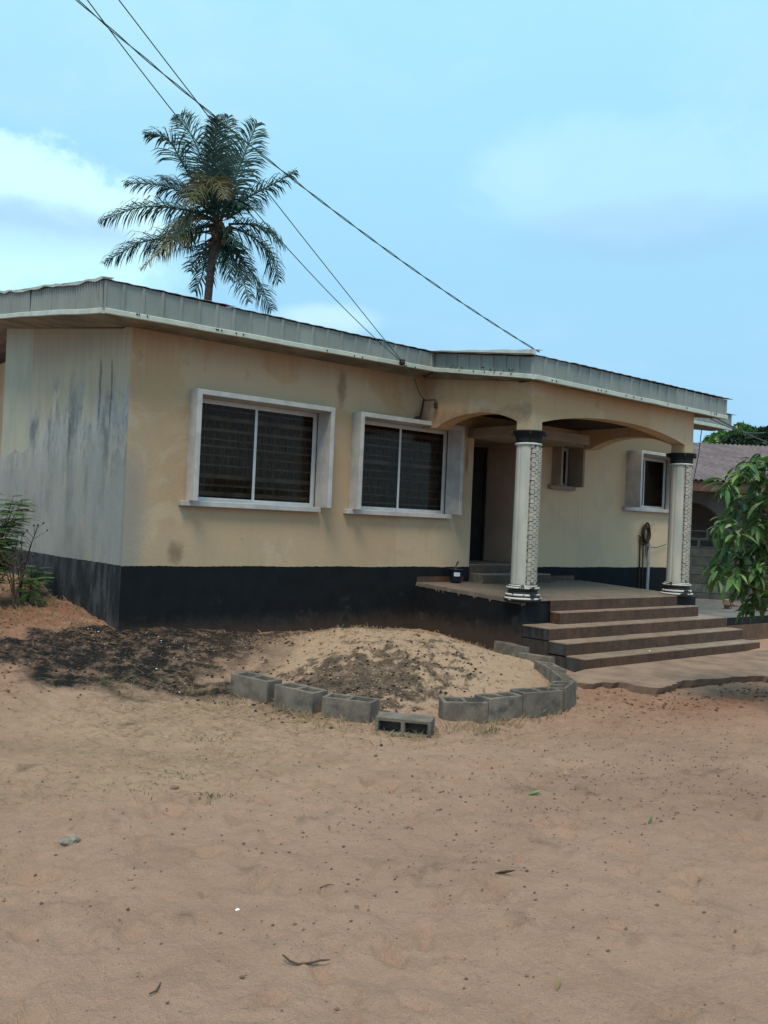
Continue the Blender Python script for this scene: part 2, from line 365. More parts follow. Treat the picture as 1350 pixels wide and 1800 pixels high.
def plinth_material():
    m = bpy.data.materials.new('plinth_paint'); m.use_nodes = True; t = NT(m.node_tree); t.n.clear()
    g = t.new('ShaderNodeNewGeometry'); P = g.outputs['Position']; s = t.new('ShaderNodeSeparateXYZ', {0: P})
    X, Y, Z = s.outputs
    nx = t.new('ShaderNodeSeparateXYZ', {0: g.outputs['True Normal']}).outputs[0]
    c = t.mix(t.ramp(t.noise(P, 4, 5), .3, .7), (.0022,.0038,.006), (.0048,.0072,.0105))
    side = t.math('MULTIPLY', t.ramp(X, .02, .0), t.ramp(nx, -.5, -.9))
    sn = t.noise(t.scalev(P, (1, 2.6, 1.0)), 2.0, 7, .68)
    c = t.mix(t.math('MULTIPLY', side, t.ramp(sn, .42, .68, .12, .9)), c, (.065,.072,.078))
    worn = t.ramp(t.noise(P, 2.6, 8, .74), .56, .70, 0, .75)
    c = t.mix(t.math('MULTIPLY', worn, t.ramp(Z, .95, .35)), c, (.055,.052,.05))
    c = t.mix(t.math('MULTIPLY', t.ramp(t.math('ADD', Z, t.math('MULTIPLY', t.noise(P, 6, 6, .7), .35)), .72, .42), .35), c, (.13,.085,.06))
    # scuffed stair side, bluish where paint is thin
    st = t.math('MULTIPLY', t.ramp(Y, -2.0, -2.3), t.ramp(t.noise(t.scalev(P, (1,5,1)), 2.4, 5), .35, .7))
    c = t.mix(t.math('MULTIPLY', st, .75), c, (.055,.075,.09))
    b = t.new('ShaderNodeBsdfPrincipled', {'Base Color': c, 'Roughness': .8, 'Specular IOR Level': .25})
    bn = t.new('ShaderNodeBump', {'Height': t.noise(P, 60, 5, .65), 'Strength': .5, 'Distance': .01}); t.l.new(bn.outputs[0], b.inputs['Normal'])
    t.new('ShaderNodeOutputMaterial', {'Surface': b.outputs[0]}); return m
M['plinth'] = plinth_material()
def glass_material():
    m = bpy.data.materials.new('tinted_glass'); m.use_nodes = True; t = NT(m.node_tree); t.n.clear()
    tr = t.new('ShaderNodeBsdfTransparent', {'Color': (.74,.70,.66)}); gl = t.new('ShaderNodeBsdfGlossy', {'Color': (.72,.64,.58), 'Roughness': .08})
    fr = t.new('ShaderNodeFresnel', {'IOR': 1.25})
    mx = t.new('ShaderNodeMixShader', {0: fr.outputs[0], 1: tr.outputs[0], 2: gl.outputs[0]})
    t.new('ShaderNodeOutputMaterial', {'Surface': mx.outputs[0]}); return m
M['glass'] = glass_material()

# ------------------------------------------------------------------ ground
PTS = [(0,3.4,.74),(0,1.4,.534),(0,.3,.428),(0.03,0,.41),(.79,0,.338),(1.65,0,.259),(2.8,0,.2),(4.2,0,.21),(4.49,-.63,.2),(4.49,-1.4,.09),
       (4.49,-2,.03),(4.49,-2.6,.0),(-1,1.2,.58),(-2.5,1.5,.62),(-1.6,3.5,.80),(-4,3,.7),(-1.2,0,.42),(-2.4,-.3,.40),(-4,0,.45),(-.7,-1.0,.30),(-2.2,-1.6,.20),
       (.2,-.9,.25),(-1.2,-2.4,.08),(.2,-2.4,.0),(.4,-3.5,0),(1.3,-4.3,0),(2.4,-4.5,0),(-4,-2.6,.12),(-2,-3.6,0),(-4,-5,0),(-6,-7,0),(-1,-5,0),(-2,-7,0),(-1,-9,0),
       (1,-6,0),(3,-6,0),(4,-3.3,.0),(5.5,-4.4,.0),(8,-4.6,0),(11,-5,.1),(2,-9,0),(6,-8,0),(3,-2,.05),(1.7,-1.0,.14),(9,-2,.1),(11,0,.3),(6,1,.4),(4,4,.5),(8,6,.5),(-6,6,.8),(3.8,-3.1,0),
       (1.2,-2.2,.05),(2.2,-3.2,.0)]
PTS = np.array(PTS)
DENTS = np.column_stack([RNG.uniform(-5, 6, 900), RNG.uniform(-9.6, -3.6, 900), RNG.uniform(.03, .15, 900), RNG.uniform(0, 3.14, 900), RNG.uniform(.006, .032, 900)])
_fp = []
_fr = np.random.RandomState(31)
for sx_, sy_, an_, n_ in ((-3.2,-5.6,.35,9), (-2.6,-7.6,1.1,8), (1.6,-8.4,2.2,9), (4.2,-5.6,3.5,9), (-1.2,-5.0,-.25,8), (0.6,-7.6,.5,6)):
    for k_ in range(n_):
        sd_ = .09*(1 if k_ % 2 else -1); px_ = sx_+math.cos(an_)*.36*k_-math.sin(an_)*sd_; py_ = sy_+math.sin(an_)*.36*k_+math.cos(an_)*sd_
        _fp.append((px_+_fr.normal()*.03, py_+_fr.normal()*.03, .13, an_+_fr.normal()*.15, _fr.uniform(.010, .022)))
DENTS = np.vstack([DENTS, np.array(_fp)])
def gz_base(x, y):
    num = 0; den = 1e-9
    for px, py, pz in PTS:
        d2 = (x-px)**2 + (y-py)**2
        wt = np.exp(-d2/(2*.55**2)) + 1e-3/(d2+.3)**2
        num = num + wt*pz; den = den + wt
    return num/den
def mound(x, y):
    dx = (x-2.5); dy = (y+2.2)
    r = np.sqrt((dx*1.0)**2 + (dy*.92)**2)
    r = r*(1+.16*(fbm(x, y, .9, 3)-.5))
    h = .36*np.clip(1-(r/1.85)**1.5, 0, 1) + .05*np.clip(1-(r/2.5)**2, 0, 1)
    return h
def gz(x, y, fine=True):
    x = np.asarray(x, float); y = np.asarray(y, float)
    z = gz_base(x, y)
    mo = mound(x, y)
    z = z + mo
    if fine:
        near = np.exp(-((x-0)**2 + (y+4)**2)/120)
        z = z + near*((fbm(x, y, 1.4, 4)-.5)*.035 + (fbm(x, y, 3.2, 3)-.5)*.045 + (fbm(x, y, 8, 3)-.5)*.034 + (fbm(x, y, 24, 2)-.5)*.019)
        # rougher earth: mound crust, burnt heap and the red bank on the left
        rough = np.clip(mo*3, 0, 1) + np.exp(-((x+.3)**2/2.2 + (y+.9)**2/2.0)) + np.exp(-((x+1.6)**2/2 + (y+.2)**2/4))
        z = z + rough*((fbm(x, y, 5, 4, .6)-.5)*.085 + (fbm(x, y, 19, 3, .6)-.5)*.03)
        # small shelf eroded along the left bank
        z = z + .05*np.exp(-((x+1.9)**2/.6 + (y+2.0)**2/.5))
    return z
def axis_pts(a, b, step, far):
    c = list(np.arange(a, b+1e-6, step)); lo = []; hi = []; s = step; v = a
    while v > -far: s *= 1.35; v -= s; lo.append(v)
    s = step; v = b
    while v < far: s *= 1.35; v += s; hi.append(v)
    return np.array(lo[::-1] + c + hi)
gx = axis_pts(-4.6, 7.2, .025, 700); gy = axis_pts(-9.6, 1.6, .025, 700)
GX, GY = np.meshgrid(gx, gy, indexing='ij'); GZ = gz(GX, GY)
sel = (GX > -5) & (GX < 7) & (GY < -3) & (GY > -10)
for dx, dy, rr, an, dp in DENTS:
    ix0, ix1 = np.searchsorted(gx, [dx-.3, dx+.3]); iy0, iy1 = np.searchsorted(gy, [dy-.3, dy+.3])
    sx = GX[ix0:ix1, iy0:iy1]-dx; sy = GY[ix0:ix1, iy0:iy1]-dy
    a = sx*math.cos(an)+sy*math.sin(an); b = -sx*math.sin(an)+sy*math.cos(an)
    q = (a/rr)**2 + (b/(rr*.45))**2
    GZ[ix0:ix1, iy0:iy1] += -dp*np.exp(-q) + dp*.55*np.exp(-(q-1.6)**2)
nx_, ny_ = GX.shape
me = bpy.data.meshes.new('ground'); me.vertices.add(nx_*ny_)
me.vertices.foreach_set('co', np.stack([GX, GY, GZ], -1).reshape(-1).astype(np.float32))
ii, jj = np.meshgrid(np.arange(nx_-1), np.arange(ny_-1), indexing='ij'); a = (ii*ny_+jj).reshape(-1)
quads = np.stack([a, a+ny_, a+ny_+1, a+1], -1).astype(np.int32); nq = len(quads)
me.loops.add(nq*4); me.loops.foreach_set('vertex_index', quads.reshape(-1))
me.polygons.add(nq); me.polygons.foreach_set('loop_start', np.arange(nq, dtype=np.int32)*4)
me.update(calc_edges=True); me.polygons.foreach_set('use_smooth', np.ones(nq, bool))
def attr(name, A):
    at_ = me.attributes.new(name, 'FLOAT', 'POINT'); at_.data.foreach_set('value', A.reshape(-1).astype(np.float32))
E_ = lambda cx, cy, rx, ry: np.exp(-(((GX-cx)/rx)**2 + ((GY-cy)/ry)**2))
nz_ = fbm(GX, GY, 3.2, 5, .6)
burn = np.clip(E_(.3,-.45,1.0,.45)*1.1 + E_(1.2,-1.3,.5,.5)*.6 + E_(-.35, -1.3, .75, 1.0) + E_(-1.1, -.9, .6, .6) + E_(.7, -.7, 1.1, .75)*1.0 + E_(-.2, -2.1, .5, .35)*.6 + E_(-1.35,-1.75,.35,.25)*.7 + E_(.25, -3.0, .55, .35)*.45
               + E_(2.0,-.35,1.5,.35)*.8, 0, 1.2)
burn = np.clip((burn + (nz_-.5)*1.5 - .27)*2.0, 0, 1)
cr = E_(1.2, -2.6, .75, .9) + E_(1.7,-3.0,.9,.6)*.8 + E_(2.2,-2.1,.9,.8)*.35 + E_(.8, -2.9, .4, .5)*.8 + E_(1.3,-3.4,.5,.35)*.7
crust = np.clip((cr*.75 + (fbm(GX, GY, 9.5, 5, .68)-.5)*2.9 - .52)*3.2, 0, 1)*(mound(GX, GY) > .012)
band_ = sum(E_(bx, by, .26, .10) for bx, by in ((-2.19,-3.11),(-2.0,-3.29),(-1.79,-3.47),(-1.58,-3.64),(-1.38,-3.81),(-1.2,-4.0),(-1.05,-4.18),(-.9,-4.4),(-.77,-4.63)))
attr('shade_band', np.clip(band_*.8, 0, 1)*np.clip(fbm(GX, GY, 2.5, 4)*1.6, 0, 1))  # soft shade line across the left sand, painted in as darker colour
attr('burn', np.clip(burn*(1-np.clip(mound(GX,GY)*5,0,1)*.75) + crust*.8, 0, 1))
attr('red', np.clip(E_(-1.2, .9, 1.6, 1.5) + E_(-2.3, -1.1, .7, 1.0)*.8 + E_(5.2, -4.9, 2.4, .55)*.7 + E_(3.6,-4.0,.7,.5)*.5, 0, 1))
attr('mound', np.clip(mound(GX, GY)*6, 0, 1))
attr('straw', np.clip((E_(-1.0, -3.2, 1.6, 1.2) + E_(.0,-1.9,.7,.8)*.6 + E_(-1.6, -4.3, 1.3, .5)*.5) + (nz_-.5)*1.1 - .1, 0, 1))
attr('path', np.clip(E_(.6, -6.2, 2.2, .55)*.6 + E_(1.6, -6.6, 1.2, 1.4)*.55 + E_(2.6,-6.2,1.0,1.0)*.8, 0, 1)*fbm(GX, GY, 2.2, 4)*1.4)
gm = bpy.data.materials.new('yard_sand'); gm.use_nodes = True; t = NT(gm.node_tree); t.n.clear()
P = t.new('ShaderNodeNewGeometry').outputs['Position']
A_ = lambda n: t.new('ShaderNodeAttribute', attribute_name=n).outputs['Fac']
c = t.mix(t.ramp(t.noise(P, .55, 6, .6), .3, .7), (.415,.262,.192), (.385,.238,.172))
c = t.mix(t.ramp(t.noise(P, 3.5, 6, .65), .42, .7, 0, .55), c, (.335,.21,.148))
c = t.mix(t.ramp(t.noise(P, 14, 5, .7), .55, .75, 0, .35), c, (.25,.155,.11))
c = t.mix(t.math('MULTIPLY', A_('path'), .45), c, (.21,.13,.092))
c = t.mix(t.math('MULTIPLY', A_('shade_band'), .75), c, (.17,.115,.078))
c = t.mix(t.ramp(t.noise(P, 1.3, 7, .62), .52, .66, 0, .38), c, (.27,.165,.115))
c = t.mix(t.math('MULTIPLY', A_('mound'), .8), c, (.43,.295,.20))
c = t.mix(t.math('MULTIPLY', A_('straw'), t.ramp(t.noise(P, 30, 4, .7), .35, .65, .2, .7)), c, (.40,.29,.19))
c = t.mix(t.math('MULTIPLY', A_('red'), t.ramp(t.noise(P, 4, 5), .25, .6, .45, .95)), c, (.205,.085,.045))
bn_ = t.math('MULTIPLY', A_('burn'), t.ramp(t.noise(P, 6, 8, .74), .26, .56, .25, 1.0))
c = t.mix(bn_, c, (.019,.018,.018))
gr = t.ramp(t.noise(P, 210, 3, .75), .2, .8, .80, 1.2)
c = t.mix(1.0, c, t.new('ShaderNodeCombineColor', {0: gr, 1: gr, 2: gr}).outputs[0], 'MULTIPLY')
vor = t.new('ShaderNodeTexVoronoi', {'Vector': P, 'Scale': 26.0}); vor.feature = 'F1'
spk = t.math('MULTIPLY', t.ramp(vor.outputs['Distance'], .16, .08), t.ramp(t.noise(P, 5, 4, .7), .5, .6))
c = t.mix(t.math('MULTIPLY', spk, .7), c, (.10,.058,.04))
b = t.new('ShaderNodeBsdfPrincipled', {'Base Color': c, 'Roughness': .97, 'Specular IOR Level': .08})
hh = t.math('ADD', t.math('MULTIPLY', t.noise(P, 20, 6, .68), 1.0), t.math('MULTIPLY', t.noise(P, 140, 3, .7), .35))
bn = t.new('ShaderNodeBump', {'Height': hh, 'Strength': 1.0, 'Distance': .03}); t.l.new(bn.outputs[0], b.inputs['Normal'])
t.new('ShaderNodeOutputMaterial', {'Surface': b.outputs[0]})
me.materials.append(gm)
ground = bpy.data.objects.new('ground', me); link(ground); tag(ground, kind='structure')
def gzs(x, y): return float(gz(np.array([x]), np.array([y]))[0])

# ------------------------------------------------------------------ the house
XP, XR, YF, WB = 4.486, 8.257, -2.067, .229
house = empty('house', (5.5, 2.5, .4))
tag(house, 'beige single storey house with black painted base and a porch on two columns', 'house')
# front wall left of the entrance, with two window openings
def front_wall(x0, x1, ops, zt=3.86):
    xs = sorted({x0, x1, *[o[0] for o in ops], *[o[1] for o in ops]}); zs = sorted({-.3, zt, *[o[2] for o in ops], *[o[3] for o in ops]})
    holes = {(i, j) for i in range(len(xs)-1) for j in range(len(zs)-1) for o in ops
             if o[0]-1e-6 <= xs[i] < o[1]-1e-6 and o[2]-1e-6 <= zs[j] < o[3]-1e-6}
    return MB().grid(xs, zs, holes, 0.0, .22).out('wall', M['wall'], house)
W1, W2, W3, W4 = (.82, 2.70), (3.26, 5.10), (7.45, 7.97), (9.52, 10.89)
front_wall(0, 5.557, [(.756, 2.763, 1.869, 3.197), (3.198, 5.160, 1.869, 3.197)])
front_wall(7.14, 11.4, [(7.399, 8.023, 2.449, 3.171), (9.459, 10.951, 2.179, 3.201)])
# side wall facing left, its top rising with the roof
MB().prism([(.22, -.3), (3.42, -.3), (3.42, 3.80+.14*3.42), (.22, 3.80+.14*.22)], 'x', 0, .2).out('wall', M['wall'], house)
M['wall2'] = mat('patched_plaster', (.36,.355,.28), (.31,.31,.255), 3, .9, .05, 90, bump=.2, bscale=70, stretch=(1,1,.4), coords='World')
MB().prism([(3.42, 2.55), (3.7, 2.50), (4.0, 2.56), (4.35, 2.49), (4.72, 2.48), (4.72, 3.80+.14*4.72), (3.42, 3.80+.14*3.42)], 'x', .006, .2).out('wall_patch', M['wall2'], house)
MB().prism([(3.42, -.3), (4.72, -.3), (4.72, 2.48), (4.35, 2.49), (4.0, 2.56), (3.7, 2.50), (3.42, 2.55)], 'x', 0, .2).out('wall', M['wall'], house)
box('wall', .5, .7, 4.72, 10, -.3, 4.2, M['wall'], house); box('wall', 0.2, .7, 4.52, 4.72, -.3, 4.2, M['wall'], house)
box('wall', .7, 11.4, 9.8, 10, -.3, 3.9, M['wall'], house)
MB().prism([(.22, -.3), (9.8, -.3), (9.8, 3.8), (5, 4.4), (.22, 3.8)], 'x', 11.2, 11.4).out('wall', M['wall'], house)
# recessed entrance
box('wall', 5.337, 5.557, .22, 1.29, -.3, 3.5, M['recess_paint'], house)
box('wall', 7.14, 7.34, .22, 1.29, -.3, 3.5, M['recess_paint'], house)
box('wall', 5.337, 7.34, 1.29, 1.49, -.3, 3.86, M['recess_paint'], house)
box('wall', 5.557, 7.14, 0.0, .22, 3.2, 3.86, M['wall'], house)
# porch beams with shallow arches
def arc(a0, a1, z0, z1, n=18, skew=0.0):
    out = []
    for k in range(n+1):
        s = k/n; h = (1-abs(2*s-1)**2.2); out.append((a0+(a1-a0)*s, z0+(z1-z0)*h))
    return out
def side_beam(x0, x1):
    a = arc(-1.838, -.298, 3.10, 3.262)
    poly = a + [(0, 3.10), (0, 3.84), (-1.838, 3.62)]
    MB().prism(poly, 'x', x0, x1).out('porch_beam', M['wall'], house)
side_beam(XP, XP+WB); side_beam(XR-WB, XR)
a = arc(XP+WB, XR-WB, 3.10, 3.285, 26)
MB().prism([(XP, 2.97), (XP+WB, 2.97)] + a + [(XR-WB, 2.97), (XR, 2.97), (XR, 3.60), (XP, 3.60)], 'y', YF, YF+WB).out('porch_beam', M['wall'], house)
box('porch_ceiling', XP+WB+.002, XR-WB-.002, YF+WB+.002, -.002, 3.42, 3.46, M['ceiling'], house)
# black base band, 8 mm proud, its upper edge brushed by hand
def band(name, p0, p1, z0, z1, ny, parent=house, jit=.0035, n=90, th=.008, m=None):
    p0 = Vector(p0); p1 = Vector(p1); nn = Vector(ny)*th; V = []; F = []
    for k in range(n+1):
        p = p0.lerp(p1, k/n); zt = z1 + (random.random()-.5)*2*jit + .003*math.sin(k*.13)
        for q, z in ((p+nn, z0), (p+nn, zt), (p, zt), (p, z0)): V.append((q.x, q.y, z))
    for k in range(n):
        b = k*4
        for i in range(4): j = (i+1) % 4; F.append((b+i, b+j, b+4+j, b+4+i))
    F.append((0,1,2,3)); F.append((n*4+3, n*4+2, n*4+1, n*4))
    return obj(name, V, F, m or M['plinth'], parent)
band('plinth', (-.008,0,0), (5.556,0,0), -.2, 1.09, (0,-1,0), n=200)
band('plinth', (0,.001,0), (0,4.72,0), -.2, 1.09, (-1,0,0))
band('plinth', (7.14,0,0), (11.4,0,0), -.2, 1.09, (0,-1,0), n=150)

# windows: projecting surround, sill, sliding sashes, security bars and curtain behind
def window(x0, x1, z0, z1, proj, ft, m, sash=2, label=None, curtain=True, sill=True, xl=None):
    """x0..x1, z0..z1 = outer faces of the projecting surround"""
    W_ = empty('window', ((x0+x1)/2, 0, z0), house)
    if label: W_['label'] = label
    gx0, gx1, gz0, gz1 = x0+ft, x1-ft, z0, z1-ft
    MB().prism([(x0, z0), (x0, z1), (x1, z1), (x1, z0), (gx1, z0), (gx1, gz1), (gx0, gz1), (gx0, z0)], 'y', -proj, .10).out('surround', m, W_, bevel=.006)
    # lining of the opening, flush wall thickness
    if sill:
        box('sill', x0-.09, gx1-.02, -.085, .11, z0-.060, z0+.004, m, W_, bevel=.006)
    fy0, fy1 = .12, .165; s = .035
    fr = MB().grid([gx0, gx0+s, gx1-s, gx1], [gz0, gz0+s, gz1-s, gz1], {(1,1)}, fy0, fy1).out('frame', M['alu'], W_)
    n = sash; wd = (gx1-gx0-2*s)/n
    for k in range(n):
        a = gx0+s+k*wd; b = a+wd; yy = .145 + .012*(k % 2)
        q = .022
        sh = MB().grid([a, a+q, b-q, b], [gz0+s, gz0+s+q, gz1-s-q, gz1-s], {(1,1)}, yy-.008-.02, yy+.0045-.02).out('sash', M['alu'], W_)
        box('glass_pane', a+q, b-q, yy-.022, yy-.018, gz0+s+q, gz1-s-q, M['glass'], W_)
    if curtain:
        nb = int((gz1-gz0)/.125)
        for k in range(1, nb+1):
            z = gz0+k*(gz1-gz0)/(nb+1)+random.uniform(-.018,.018); hb_ = random.choice([.008,.012,.018,.028])
            box('security_bar', gx0, gx1, .205, .219, z-hb_, z+hb_, M['bar'], W_)
        V = []; F = []; N = 90
        for k in range(N+1):
            x = gx0-.1+(gx1-gx0+.2)*k/N; y = .33+.035*math.sin(k*1.3)+.02*math.sin(k*.37)
            V += [(x, y, gz0-.1), (x, y, gz1+.1)]
        F = [(2*k, 2*k+2, 2*k+3, 2*k+1) for k in range(N)]
        obj('curtain', V, F, M['curtain'], W_, normals=False)
    # room behind
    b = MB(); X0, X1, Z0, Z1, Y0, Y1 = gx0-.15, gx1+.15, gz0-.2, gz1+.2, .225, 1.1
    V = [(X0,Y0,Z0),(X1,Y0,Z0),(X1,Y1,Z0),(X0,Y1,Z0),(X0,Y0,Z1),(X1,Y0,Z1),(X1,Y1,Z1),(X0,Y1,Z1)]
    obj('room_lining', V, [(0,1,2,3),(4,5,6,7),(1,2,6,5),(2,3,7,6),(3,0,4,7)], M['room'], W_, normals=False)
    return W_
window(.757, 2.762, 1.87, 3.196, .203, .062, M['white'])
window(3.199, 5.159, 1.87, 3.196, .203, .062, M['white'])
window(7.40, 8.022, 2.45, 3.17, .20, .055, M['beige'], sash=1, label='small beige framed window beside the entrance', curtain=False)
window(9.46, 10.95, 2.18, 3.20, .32, .055, M['white'], label='white framed window right of the porch', curtain=False)

# door and canopy in the recess
D_ = empty('door', (6.4, 1.27, 1.12), house)
MB().grid([5.60, 5.66, 7.08, 7.138], [1.115, 3.02, 3.09], {(1,0)}, 1.22, 1.288).out('door_frame', M['door'], D_)
for a in (5.665, 6.375):
    lf = box('door_leaf', a, a+.70, 1.25, 1.275, 1.12, 3.015, M['door'], D_)
    for zc in (1.3, 1.92, 2.5):
        box('panel', a+.08, a+.62, 1.238, 1.249, zc, zc+.45, M['door'], lf)
MB().tube([(6.33,1.2,2.0),(6.33,1.18,2.05),(6.33,1.18,2.2),(6.33,1.2,2.25)], .012).out('handle', M['alu'], D_)
box('canopy', 5.42, 7.08, -1.0, -.002, 3.055, 3.20, M['beige'], house, bevel=.006)
box('recess_ceiling', 5.558, 7.139, .001, 1.289, 3.13, 3.19, M['beige'], house)

# ------------------------------------------------------------------ fascia, soffit and roof
SL = .13
def fascia(p0, p1, zb0, zb1, h0, h1, nrm, pitch, depth=.012, name='fascia_panel', corr=False, sheet=None):
    """sheets between p0 and p1 (xy), bottom z zb0->zb1, height h0->h1; each sheet with its raised rib"""
    p0 = Vector((*p0, 0)); p1 = Vector((*p1, 0)); L = (p1-p0).length; n = max(1, round(L/pitch)); nn = Vector((*nrm, 0))
    for k in range(n):
        s0, s1 = k/n, (k+1)/n; V = []; F = []
        if corr:
            m_ = 60; prof = [(s0+(s1-s0)*i/m_, .017*math.sin(2*math.pi*(i/m_)*(L/n)/.078)) for i in range(m_+1)]
            tilt = (random.random()-.5)*.02; ex = (random.random()-.5)*.018
        else:
            r = .045/pitch*(s1-s0)
            prof = [(s0, 0), (s1-r*1.0, 0), (s1-r*.8, .016), (s1-r*.15, .016), (s1-.0005, 0)]
            tilt = (random.random()-.5)*.006; ex = (random.random()-.5)*.004
        for s, o in prof:
            q = p0.lerp(p1, s); zb = zb0+(zb1-zb0)*s; hh_ = h0+(h1-h0)*s
            off = nn*(o+.002); q2 = q + nn*(tilt)
            V += [(q.x+off.x, q.y+off.y, zb+.03), (q2.x+off.x, q2.y+off.y, zb+hh_+ex), (q2.x+off.x-nn.x*.004, q2.y+off.y-nn.y*.004, zb+hh_+ex), (q.x+off.x-nn.x*.004, q.y+off.y-nn.y*.004, zb+.03)]
        m_ = len(prof)
        for i in range(m_-1):
            for a in range(4): c_ = (a+1) % 4; F.append((i*4+a, i*4+c_, i*4+4+c_, i*4+4+a))
        F.append((0,1,2,3)); F.append(((m_-1)*4+3, (m_-1)*4+2, (m_-1)*4+1, (m_-1)*4))
        obj(name, V, F, M['fascia'], house)
    # folded bottom trim
    V = []; F = []; N = 14; up_ = Vector((0,0,1))
    for i in range(N+1):
        s = i/N; q = p0.lerp(p1, s); z = zb0+(zb1-zb0)*s + (random.random()-.5)*(.012 if corr else .006)*(0 < i < N)
        for o, dz in ((.022, 0), (.034, .004), (.036, .052), (.024, .060), (.0, .06), (.0, 0)):
            V.append((q.x+nn.x*o, q.y+nn.y*o, z+dz))
    for i in range(N):
        for a in range(6): c_ = (a+1) % 6; F.append((i*6+a, i*6+c_, i*6+6+c_, i*6+6+a))
    F.append(tuple(range(6))); F.append(tuple(N*6+5-i for i in range(6)))
    obj('fascia_trim', V, F, M['trim'], house)
YE = -.40
fascia((-.50, YE), (4.27, YE), 3.82, 3.865, .36, .26, (0,-1), .228)
fascia((4.30, YE-.02), (4.30, -2.25), 3.865, 3.585, .26, .28, (-1,0), .22)
fascia((4.30, -2.25), (8.86, -2.25), 3.585, 3.565, .30, .305, (0,-1), .228)
fascia((8.86, -2.25), (8.86, YE-.03), 3.565, 3.82, .30, .28, (1,0), .22)
fascia((8.90, YE), (12.28, YE), 3.825, 3.82, .29, .31, (0,-1), .228)
fascia((-.50, 5.2), (-.50, YE), 3.82+SL*5.6+.02, 3.82, .34, .36, (-1,0), .78, corr=True)
fascia((12.28, YE), (12.28, 5.0), 3.82, 3.82+SL*5.4, .30, .30, (1,0), .8)
box('corner_trim', -.512, -.488, -.412, -.402, 3.87, 4.172, M['fascia'], house)
box('corner_trim', -.512, -.505, -.400, -.380, 3.87, 4.165, M['fascia'], house)
box('corner_trim', 4.262, 4.299, -.411, -.401, 3.92, 4.115, M['fascia'], house)
# nail heads dotted along the trims
nb = MB()
for (x, z) in [(random.uniform(-.3, 4.1), 3.87) for _ in range(14)] + [(random.uniform(4.6, 8.7), 3.61) for _ in range(14)]:
    y = YE if x < 4.3 and z > 3.8 else -2.25
    nb.box(x-.008, x+.008, y-.044, y-.037, z-.008, z+.008)
for _ in range(22):
    y = random.uniform(-2.2, -.6); z = 3.865-.28*(-.42-y)/1.83 + random.choice([.075, .085, .045, .10])
    nb.box(4.30-.044, 4.30-.037, y-.008, y+.008, z-.008, z+.008)
nb.out('nail_heads', M['iron'], house, kind='stuff')
# soffits
def quad_slab(name, P4, th, m, parent=house):
    V = [tuple(p) for p in P4] + [(p[0], p[1], p[2]+th) for p in P4]
    return obj(name, V, [(0,1,2,3),(7,6,5,4),(0,4,5,1),(1,5,6,2),(2,6,7,3),(3,7,4,0)], m, parent)
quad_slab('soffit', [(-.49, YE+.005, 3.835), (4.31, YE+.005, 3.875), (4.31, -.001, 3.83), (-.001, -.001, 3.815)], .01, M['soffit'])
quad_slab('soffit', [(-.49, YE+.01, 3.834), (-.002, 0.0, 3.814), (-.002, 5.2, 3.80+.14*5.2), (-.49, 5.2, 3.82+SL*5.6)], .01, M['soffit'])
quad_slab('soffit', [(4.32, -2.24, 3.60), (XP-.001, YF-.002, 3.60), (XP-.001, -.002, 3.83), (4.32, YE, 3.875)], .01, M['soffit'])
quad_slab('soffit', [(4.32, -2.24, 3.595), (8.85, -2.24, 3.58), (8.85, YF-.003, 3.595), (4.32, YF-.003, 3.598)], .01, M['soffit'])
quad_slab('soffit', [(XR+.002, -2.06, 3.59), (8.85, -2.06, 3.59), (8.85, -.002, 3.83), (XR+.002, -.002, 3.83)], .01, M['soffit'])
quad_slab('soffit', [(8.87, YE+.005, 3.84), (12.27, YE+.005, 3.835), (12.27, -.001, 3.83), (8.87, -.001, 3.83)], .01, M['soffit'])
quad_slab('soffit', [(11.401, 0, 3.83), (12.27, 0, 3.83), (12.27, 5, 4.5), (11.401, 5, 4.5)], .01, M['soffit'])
# roof sheets
def roof_sheet(x0, x1, ya, yb, za, zb, ex=0.0, wav=.004):
    V = []; F = []; n = 12
    for i in range(n+1):
        x = x0+(x1-x0)*i/n; o = wav*math.sin(i*math.pi/1.5)
        V += [(x, ya-ex, za+o), (x, yb, zb+o), (x, yb, zb+o+.004), (x, ya-ex, za+o+.004)]
    for i in range(n):
        for a in range(4): c_ = (a+1) % 4; F.append((i*4+a, i*4+c_, i*4+4+c_, i*4+4+a))
    F.append((0,1,2,3)); F.append((n*4+3, n*4+2, n*4+1, n*4))
    obj('roof_sheet', V, F, M['roof'], house)
x = -.535; k = 0
def zt_front(x): return 4.184-.05*np.clip((x+.5)/4.8, 0, 1) + .0
while x < 12.3:
    x1 = min(x+.82, 12.42); e = (random.random()-.5)*.02; dz = (random.random())*.008
    if x1 < 4.25 or x > 9.0:
        roof_sheet(x, x1, YE-.035, 5.0, float(zt_front(x))+dz, 4.19+SL*5.4+dz, e)
    else:
        if x < 4.3: roof_sheet(x, 4.30, YE-.035, 5.0, float(zt_front(x))+dz, 4.19+SL*5.4+dz, e); xs_ = 4.20
        else: xs_ = x
        xe = min(x1, 9.0)
        roof_sheet(xs_, xe, -2.29, 5.0, 3.888+dz, 4.19+SL*5.4+dz, e)
        if x1 > 9.0: roof_sheet(9.0, x1, YE-.035, 5.0, 4.15+dz, 4.19+SL*5.4+dz, e)
    roof_sheet(x, x1, 5.0, 10.4, 4.19+SL*5.4+dz, 4.19+dz)
    x = x1-.03 if x1 < 12.4 else 13
